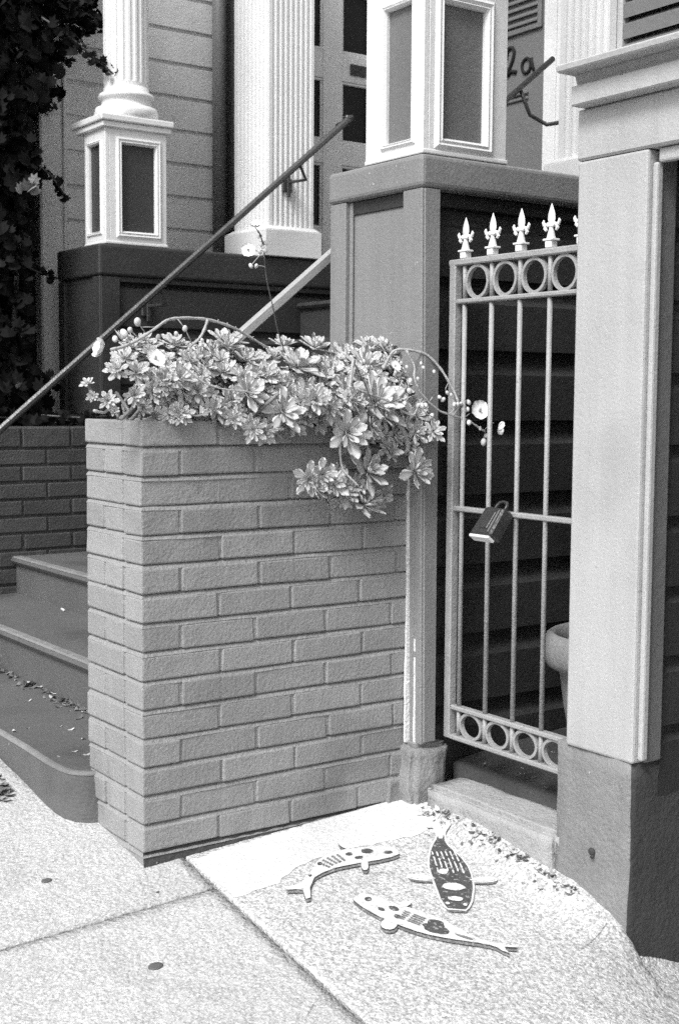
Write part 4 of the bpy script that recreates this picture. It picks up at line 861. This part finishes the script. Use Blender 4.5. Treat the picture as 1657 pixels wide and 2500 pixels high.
for n_, (pp, p, r, ax_) in enumerate(FLOWERS):
    mb = MB(); mb.ell((0, 0, .06), .16, .16, .12); mb.tube([(0, 0, .05), (.02, 0, .36)], [.05, .03], 5)
    for k in range(9): a = k*.7; mb.tube([(0, 0, .1), (.13*math.cos(a), .13*math.sin(a), .30)], [.018, .03], 4)
    me = mb.mesh('flower', 'petal_heart', True)
    o = bpy.data.objects.new('flower', me); COL.objects.link(o); o.parent = plants[pp]
    o.matrix_basis = Matrix.Translation(V(p)-W[plants[pp].name]) @ frame(ax_, n_) @ Matrix.Diagonal((r, r, r, 1))
    for k in range(5):
        q = bpy.data.objects.new('petal', PM[1 if n_ in (0, 3, 5) else 0]); COL.objects.link(q); q.parent = o
        q.matrix_basis = Matrix.Rotation(k*2*math.pi/5, 4, 'Z') @ Matrix.Translation((0, 0, .01*(k % 2)))

# ------------------------------------------------------------------ climbing vine on the left
vn = thing('climbing_vine', (.5, 2.62, .98), 'dense dark climbing vine beside the house corner at the far left', 'vine')
rv = random.Random(4)
lobes = [(0, -.5), (.32, -.42), (.50, -.12), (.34, .02), (.46, .30), (.16, .22), (0, .56), (-.16, .22), (-.46, .30), (-.34, .02), (-.50, -.12), (-.32, -.42)]
def leaf_cloud(spots, m, name):
    V_, F_ = [], []
    for c, s in spots:
        M_ = Euler((rv.uniform(.5, 2.2), rv.uniform(-.7, .7), rv.uniform(-1.2, 1.2))).to_matrix()
        o = len(V_); V_.append(tuple(c)); 
        for (x, y) in lobes: V_.append(tuple(V(c)+M_ @ V((x*s, y*s, -.10*s*(abs(x)*2)**2))))
        for k in range(12): F_.append((o, o+1+k, o+1+(k+1) % 12))
    me = bpy.data.meshes.new(name); me.from_pydata([tuple(V(v)-W[vn.name]) for v in V_], [], F_); me.materials.append(MAT[m])
    return link(name, me, vn)
spots = []
def mass(n, x0, x1, y0, y1, z0, z1, edge):
    k = 0
    while k < n:
        x, y, z = rv.uniform(x0, x1), rv.uniform(y0, y1), rv.uniform(z0, z1)
        lim = edge(z)+.05*noise.noise(V((z*5, y*3, 2)))+.03*noise.noise(V((z*17, y*9, 5)))
        k += 1
        if x > lim+(y-2.5)*.42: continue
        spots.append(((x, y, z), rv.uniform(.035, .07)))
def edge(z):
    for a, b, e0, e1 in ((.9, 1.15, .86, .78), (1.15, 1.5, .77, .76), (1.5, 1.9, .76, .78), (1.9, 2.1, .77, .82), (2.1, 2.3, .80, .76), (2.3, 2.55, .86, .95), (2.55, 2.75, .98, 1.04), (2.75, 3.4, 1.06, 1.2)):
        if a <= z <= b: return e0+(e1-e0)*(z-a)/(b-a)
    return .7
mass(11500, -.6, 1.15, 2.42, 2.80, .98, 3.3, edge)
mass(5000, -.6, 1.05, 2.80, 3.2, .9, 3.3, lambda z: edge(z)-.06)
def sprig(pts, n, sp, s0=.035, s1=.055):
    for i in range(n):
        t = rv.random()*(len(pts)-1); k = int(t); a, b = V(pts[k]), V(pts[min(k+1, len(pts)-1)])
        spots.append((a+(b-a)*(t-k)+V((rv.uniform(-sp, sp), rv.uniform(-sp, sp), rv.uniform(-sp, sp))), rv.uniform(s0, s1)))
    mb = MB(); mb.tube(pts, .004, 5); part('stem', mb, 'dark_stem', vn, True)
sprig([(.80, 2.45, 2.62), (.92, 2.44, 2.56), (1.02, 2.40, 2.47), (1.08, 2.37, 2.42)], 46, .022, .025, .045)
sprig([(.75, 2.5, 2.75), (.95, 2.48, 2.70), (1.05, 2.48, 2.66)], 90, .05)
sprig([(.78, 2.6, 2.1), (.90, 2.6, 2.02), (.98, 2.62, 1.93)], 22, .02, .03, .045)
sprig([(.66, 2.5, 1.66), (.84, 2.62, 1.62), (.95, 2.66, 1.60)], 26, .02, .025, .04)
sprig([(.66, 2.5, 1.22), (.80, 2.56, 1.20), (.93, 2.62, 1.14)], 26, .025, .03, .045)
sprig([(.62, 2.5, 1.01), (.85, 2.46, 1.0), (.97, 2.44, .99)], 60, .03, .03, .05)
sprig([(.74, 2.36, 1.02), (.9, 2.34, 1.01), (1.02, 2.28, 1.02)], 36, .022, .02, .04)
fo = leaf_cloud(spots, 'vine_leaf', 'foliage'); fo['kind'] = 'stuff'
pale = [((rv.uniform(.0, .85), rv.uniform(2.36, 2.45), rv.uniform(1.02, 2.0)), rv.uniform(.03, .045)) for k in range(3)]
pale += [((.70+rv.uniform(-.03, .05), 2.42, 1.93+rv.uniform(-.03, .05)), .05) for k in range(6)]
fp = leaf_cloud(pale, 'pale_leaf', 'pale_foliage'); fp['kind'] = 'stuff'
for k in range(9):
    x = rv.uniform(-.3, .7); mb = MB(); mb.tube([(x, 2.6, .95), (x+rv.uniform(-.1, .1), 2.58, 1.6), (x+rv.uniform(-.15, .2), 2.6, 2.3), (x+rv.uniform(-.15, .3), 2.6, 3.1)], [.012, .010, .008, .005], 6); part('stem', mb, 'dark_stem', vn, True)
nb = thing('vine_backing', (.2, 3.3, .5), 'added dark board fence behind the climbing vine', 'backing')
for k in range(25):  # boards added behind the vine so its gaps read dark
    mb = MB(); mb.box(-1.2+.14*k, -1.2+.14*k+.134, 3.3, 3.32, -.1, 3.6, .003); part('plank', mb, 'dark_panel_paint', nb)

# ------------------------------------------------------------------ painted fish on the slope (flat paint, each with its painted drop shadow)
def spine(ctrl, n=26):
    P_ = smooth_path([(x, y, 0) for x, y in ctrl], 8); return [(p.x, p.y) for p in P_]
def body_outline(ctrl, wmax, prof):
    L = spine(ctrl); n = len(L); left, right = [], []
    for i, (x, y) in enumerate(L):
        a, b = L[max(i-1, 0)], L[min(i+1, n-1)]; t = V((b[0]-a[0], b[1]-a[1])).normalized(); nx, ny = -t.y, t.x
        s = i/(n-1); k = s*(len(prof)-1); j = min(int(k), len(prof)-2); h = wmax*(prof[j]+(prof[j+1]-prof[j])*(k-j))
        left.append((x+nx*h, y+ny*h)); right.append((x-nx*h, y-ny*h))
    return left+right[::-1], L
def at(L, s, side, ln):
    i = min(len(L)-2, int(s*(len(L)-1))); a, b = L[max(0, i-1)], L[i+1]; t = V((b[0]-a[0], b[1]-a[1])).normalized(); n_ = V((-t.y, t.x))
    return V(L[i]), t, n_*side
def fin(L, s, side, ln, wd, back, off=.0):
    p, t, n_ = at(L, s, side, ln); p = p+n_*off
    d = (n_*math.cos(back)-t*math.sin(back)).normalized(); e = V((-d.y, d.x)); out = []
    for q in range(15):
        u = q/14; a = math.pi*2*u
        out.append(tuple(p+d*ln*(.5-.5*math.cos(a))+e*wd*math.sin(a)*(.55+.45*(.5-.5*math.cos(a)))))
    return out[:-1]
def tail(L, ln, wd):
    p = V(L[0]); t = (V(L[0])-V(L[3])).normalized(); n_ = V((-t.y, t.x)); q = p-t*ln*.25
    return [tuple(v) for v in (q+n_*wd*.22, p+t*ln*.35+n_*wd*.45, p+t*ln*.85+n_*wd*.95, p+t*ln*1.0+n_*wd*.75, p+t*ln*.55+n_*wd*.12, p+t*ln*.62-n_*wd*.3, p+t*ln*.8-n_*wd*.9, p+t*ln*.55-n_*wd*.85, p+t*ln*.3-n_*wd*.4, q-n_*wd*.22)]
def blob(L, s, side, off, ln, wd, seed):
    p, t, n_ = at(L, s, side, 0); p = p+n_*off; out = []
    for k in range(14):
        a = 2*math.pi*k/14; r_ = 1+.28*noise.noise(V((math.cos(a)*1.3, math.sin(a)*1.3, seed)))
        out.append(tuple(p+t*ln*r_*math.cos(a)+n_*wd*r_*math.sin(a)))
    return out
def grow(poly, d):
    c = V((sum(p[0] for p in poly)/len(poly), sum(p[1] for p in poly)/len(poly))); n = len(poly); out = []
    ar = sum(poly[i][0]*poly[(i+1) % n][1]-poly[(i+1) % n][0]*poly[i][1] for i in range(n))
    for i in range(n):
        a, b = V(poly[i-1]), V(poly[(i+1) % n]); t = (b-a); 
        if t.length < 1e-6: out.append(poly[i]); continue
        t.normalize(); nn = V((t.y, -t.x))*(1 if ar > 0 else -1); out.append(tuple(V(poly[i])+nn*d))
    return out
BP = [.16, .22, .42, .66, .86, .98, 1.0, .97, .90, .74, .42]
def fish(ctrl, wmax, dark, label, shade, marks, fins, tl):
    c = ctrl[len(ctrl)//2]; t = thing('painted_fish', (c[0], c[1], gz(*c)), label, 'street painting', 'fish painted on the sidewalk')
    out, L = body_outline(ctrl, wmax, BP)
    shapes = [('body', out), ('tail_fin', tail(L, *tl))]+[('fin', fin(L, *f)) for f in fins]
    main = 'fish_dark' if dark else 'fish_white'; edge_ = 'fish_white' if dark else 'fish_dark'
    def sh(nm, poly, dz, m):
        mb = sheet(poly, dz); part(nm, mb, m, t)
    z = .0040
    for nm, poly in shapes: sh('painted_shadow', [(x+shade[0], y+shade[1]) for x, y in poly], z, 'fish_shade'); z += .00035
    for nm, poly in shapes: sh('outline', grow(poly, .0050 if dark else .0012), z, edge_); z += .00035
    for nm, poly in shapes: sh(nm, poly, z, main if nm == 'body' or not dark else 'fish_white'); z += .00035
    for mk in marks:
        kind = mk[-1]; sh('patch', blob(L, *mk[:-1]), z, kind); z += .0002
    return t, L, z
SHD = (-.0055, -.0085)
D_, W_, H_ = 'fish_dark', 'fish_white', 'fish_shade'
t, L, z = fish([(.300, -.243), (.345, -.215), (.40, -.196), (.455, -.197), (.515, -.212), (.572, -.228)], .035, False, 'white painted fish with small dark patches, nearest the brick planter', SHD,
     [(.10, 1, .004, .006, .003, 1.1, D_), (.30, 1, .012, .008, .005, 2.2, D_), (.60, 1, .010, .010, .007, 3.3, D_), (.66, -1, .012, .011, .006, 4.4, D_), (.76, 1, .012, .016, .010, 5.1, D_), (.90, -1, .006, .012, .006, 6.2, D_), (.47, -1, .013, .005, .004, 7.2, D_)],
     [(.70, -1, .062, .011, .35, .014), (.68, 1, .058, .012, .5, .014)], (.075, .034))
def hatch(L, t, z, s0, s1, n, m, amp):
    for k in range(n):
        s = s0+(s1-s0)*k/(n-1); 
        for q in (-.62, -.3, .05, .38, .68):
            sh_poly = blob(L, s, 1, amp*q, .0045, .0022, k+q)
            part('scale_mark', sheet(sh_poly, z), m, t)
hatch(L, t, z+.0003, .32, .52, 5, 'fish_shade', .022)
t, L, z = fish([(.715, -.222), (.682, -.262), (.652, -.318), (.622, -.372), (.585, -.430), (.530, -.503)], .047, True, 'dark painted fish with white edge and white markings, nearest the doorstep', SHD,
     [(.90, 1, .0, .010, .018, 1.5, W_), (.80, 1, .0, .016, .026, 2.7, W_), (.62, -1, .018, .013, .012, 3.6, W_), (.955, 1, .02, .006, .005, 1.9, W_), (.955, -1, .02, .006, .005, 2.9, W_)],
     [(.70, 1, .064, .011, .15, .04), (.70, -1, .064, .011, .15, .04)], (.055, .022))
for k in range(9):
    for q in (-.70, -.42, -.14, .14, .42, .70):
        s = .34+.034*k
        if (k*7+int(q*10)) % 5 == 0: continue
        part('scale_mark', sheet(blob(L, s, 1, .047*q*(.75+.3*s), .0085, .0021, k*3+q), z+.0003), W_, t)
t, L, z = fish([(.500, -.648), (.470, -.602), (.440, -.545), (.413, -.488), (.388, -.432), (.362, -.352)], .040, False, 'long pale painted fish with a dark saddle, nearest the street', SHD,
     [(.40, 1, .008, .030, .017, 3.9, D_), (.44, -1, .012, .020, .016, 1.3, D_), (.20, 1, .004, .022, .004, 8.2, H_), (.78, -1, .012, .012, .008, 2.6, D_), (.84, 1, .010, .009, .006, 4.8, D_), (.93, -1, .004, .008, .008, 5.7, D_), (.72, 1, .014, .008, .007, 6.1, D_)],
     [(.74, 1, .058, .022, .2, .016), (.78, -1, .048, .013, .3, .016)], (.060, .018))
hatch(L, t, z+.0003, .54, .68, 6, 'fish_shade', .024)

# cracks in the slab
for line in [[(0.805, -0.272), (0.852, -0.284), (0.883, -0.323), (0.889, -0.372)], [(0.761, -0.223), (0.803, -0.224), (0.83, -0.234)], [(0.667, -0.756), (0.728, -0.742), (0.783, -0.729)], [(0.003, -0.67), (0.045, -0.637), (0.08, -0.609)]]:
    pts = []
    for (ax0, ay0), (bx0, by0) in zip(line, line[1:]):
        for q in range(6): pts.append((ax0+(bx0-ax0)*q/6, ay0+(by0-ay0)*q/6))
    pts = [(x+.003*noise.noise(V((x*90, y*90, 1))), y+.003*noise.noise(V((x*90, y*90, 6)))) for x, y in pts]
    A_ = [(x+.0011+.0009*noise.noise(V((x*70, y*70, 2))), y+.0008) for x, y in pts]
    part('crack', sheet(A_+[(x-.0006, y-.0006) for x, y in pts[::-1]], .0032), 'joint_dirt', walk)

# ------------------------------------------------------------------ litter and small marks
def litter(spots_, m, name, label, s0=.008, s1=.022):
    V_, F_ = [], []
    for (x, y, z) in spots_:
        s = rv.uniform(s0, s1); M_ = Euler((rv.uniform(-.35, .35), rv.uniform(-.35, .35), rv.uniform(0, 6.3))).to_matrix(); o = len(V_)
        for k in range(8):
            a = k*math.pi/4; V_.append(tuple(V((x, y, z+s*.12))+M_ @ V((s*math.cos(a), s*.45*math.sin(a), .22*s*math.cos(2*a)))))
        V_.append(tuple(V((x, y, z+s*.12))+M_ @ V((0, 0, -.16*s))))
        for k in range(8): F_.append((o+8, o+k, o+(k+1) % 8))
    me = bpy.data.meshes.new(name); me.from_pydata(V_, [], F_); me.materials.append(MAT[m]); o = link(name, me); o['kind'] = 'stuff'
    if label: o['label'] = label; 
    return o
sp1 = []; sp2 = []
for k in range(130):
    y = rv.uniform(.75, 2.0); (sp1 if k % 4 == 0 else sp2).append((.262-abs(rv.gauss(0, .022)), y, Z1+rv.uniform(0, .006)))
litter(sp1, 'dry_leaf', 'leaf_litter', 'pale dry leaves gathered against the second step', .006, .018)
litter(sp2, 'dark_dry_leaf', 'leaf_litter', 'dark leaf scraps gathered against the second step', .006, .018)
sp1 = []; sp2 = []
for k in range(120):
    y = .47+abs(rv.gauss(0, .22)); x = -.125-abs(rv.gauss(0, .03)); (sp1 if k % 2 else sp2).append((x, y, gz(x, y)+rv.uniform(0, .012)))
litter(sp1, 'dry_leaf', 'leaf_litter', 'pale dry leaves lying in front of the bottom step', .010, .028)
litter(sp2, 'dark_dry_leaf', 'leaf_litter', 'dark leaf scraps lying in front of the bottom step', .008, .022)
sp1 = []; sp2 = []
for k in range(150):
    t_ = rv.random(); y = -.06-.60*t_; x = .785-abs(rv.gauss(0, .018+.015*(t_ < .4)))
    (sp1 if k % 3 == 0 else sp2).append((x, y, gz(x, y)+.002+rv.uniform(0, .006)))
for k in range(60):
    x = rv.uniform(.93, 1.3); y = rv.uniform(-.50, -.1); sp2.append((x, y, .125))
litter(sp1, 'dry_leaf', 'leaf_litter', 'pale dry leaves gathered along the doorstep', .004, .013)
litter(sp2, 'dark_dry_leaf', 'leaf_litter', 'dark grit and leaf scraps along the doorstep', .003, .010)
sp1 = [(rv.uniform(1.0, 1.12), rv.uniform(-.53, -.42), .13+rv.uniform(0, .05)) for k in range(60)]
litter(sp1, 'dry_leaf', 'leaf_litter', 'dry leaves heaped on the passage floor behind the gate', .010, .026)
sp1 = [(rv.uniform(-.03, .25), rv.uniform(.35, 1.2), Z1+.001) for k in range(16)]
litter(sp1, 'dry_leaf', 'leaf_litter', 'a few leaf scraps scattered on the bottom step', .005, .013)
mb = MB(); mb.tube([(.577, 1.80, .317), (.572, 1.765, .317)], .0042, 8)
cg = solid('cigarette_butt', mb, 'filter', 'small cigarette butt lying at the back of the second step', 'cigarette butt', (.575, 1.78, .317), smooth=True)
def gum(x, y, r, label):
    mb = MB(); mb.lathe([(r, 0), (r*.95, .0012), (r*.6, .0022), (.0005, .0025)], (x, y, gz(x, y)+.0005), 14)
    for v in mb.bm.verts: v.co.x = x+(v.co.x-x)*1.35; v.co.z += (v.co.y-y)*.16+(v.co.x-x)*.045
    solid('chewing_gum', mb, 'gum', label, 'gum spot', (x, y, gz(x, y)), 'gum spots on the sidewalk', True)
gum(-.217, .054, .0095, 'small dark gum spot on the slab beside the bottom step')
gum(-.155, -.361, .0125, 'larger dark gum spot on the front slab')
gum(-.02, -.02-.09, .003, 'tiny gum speck just below the planter corner')
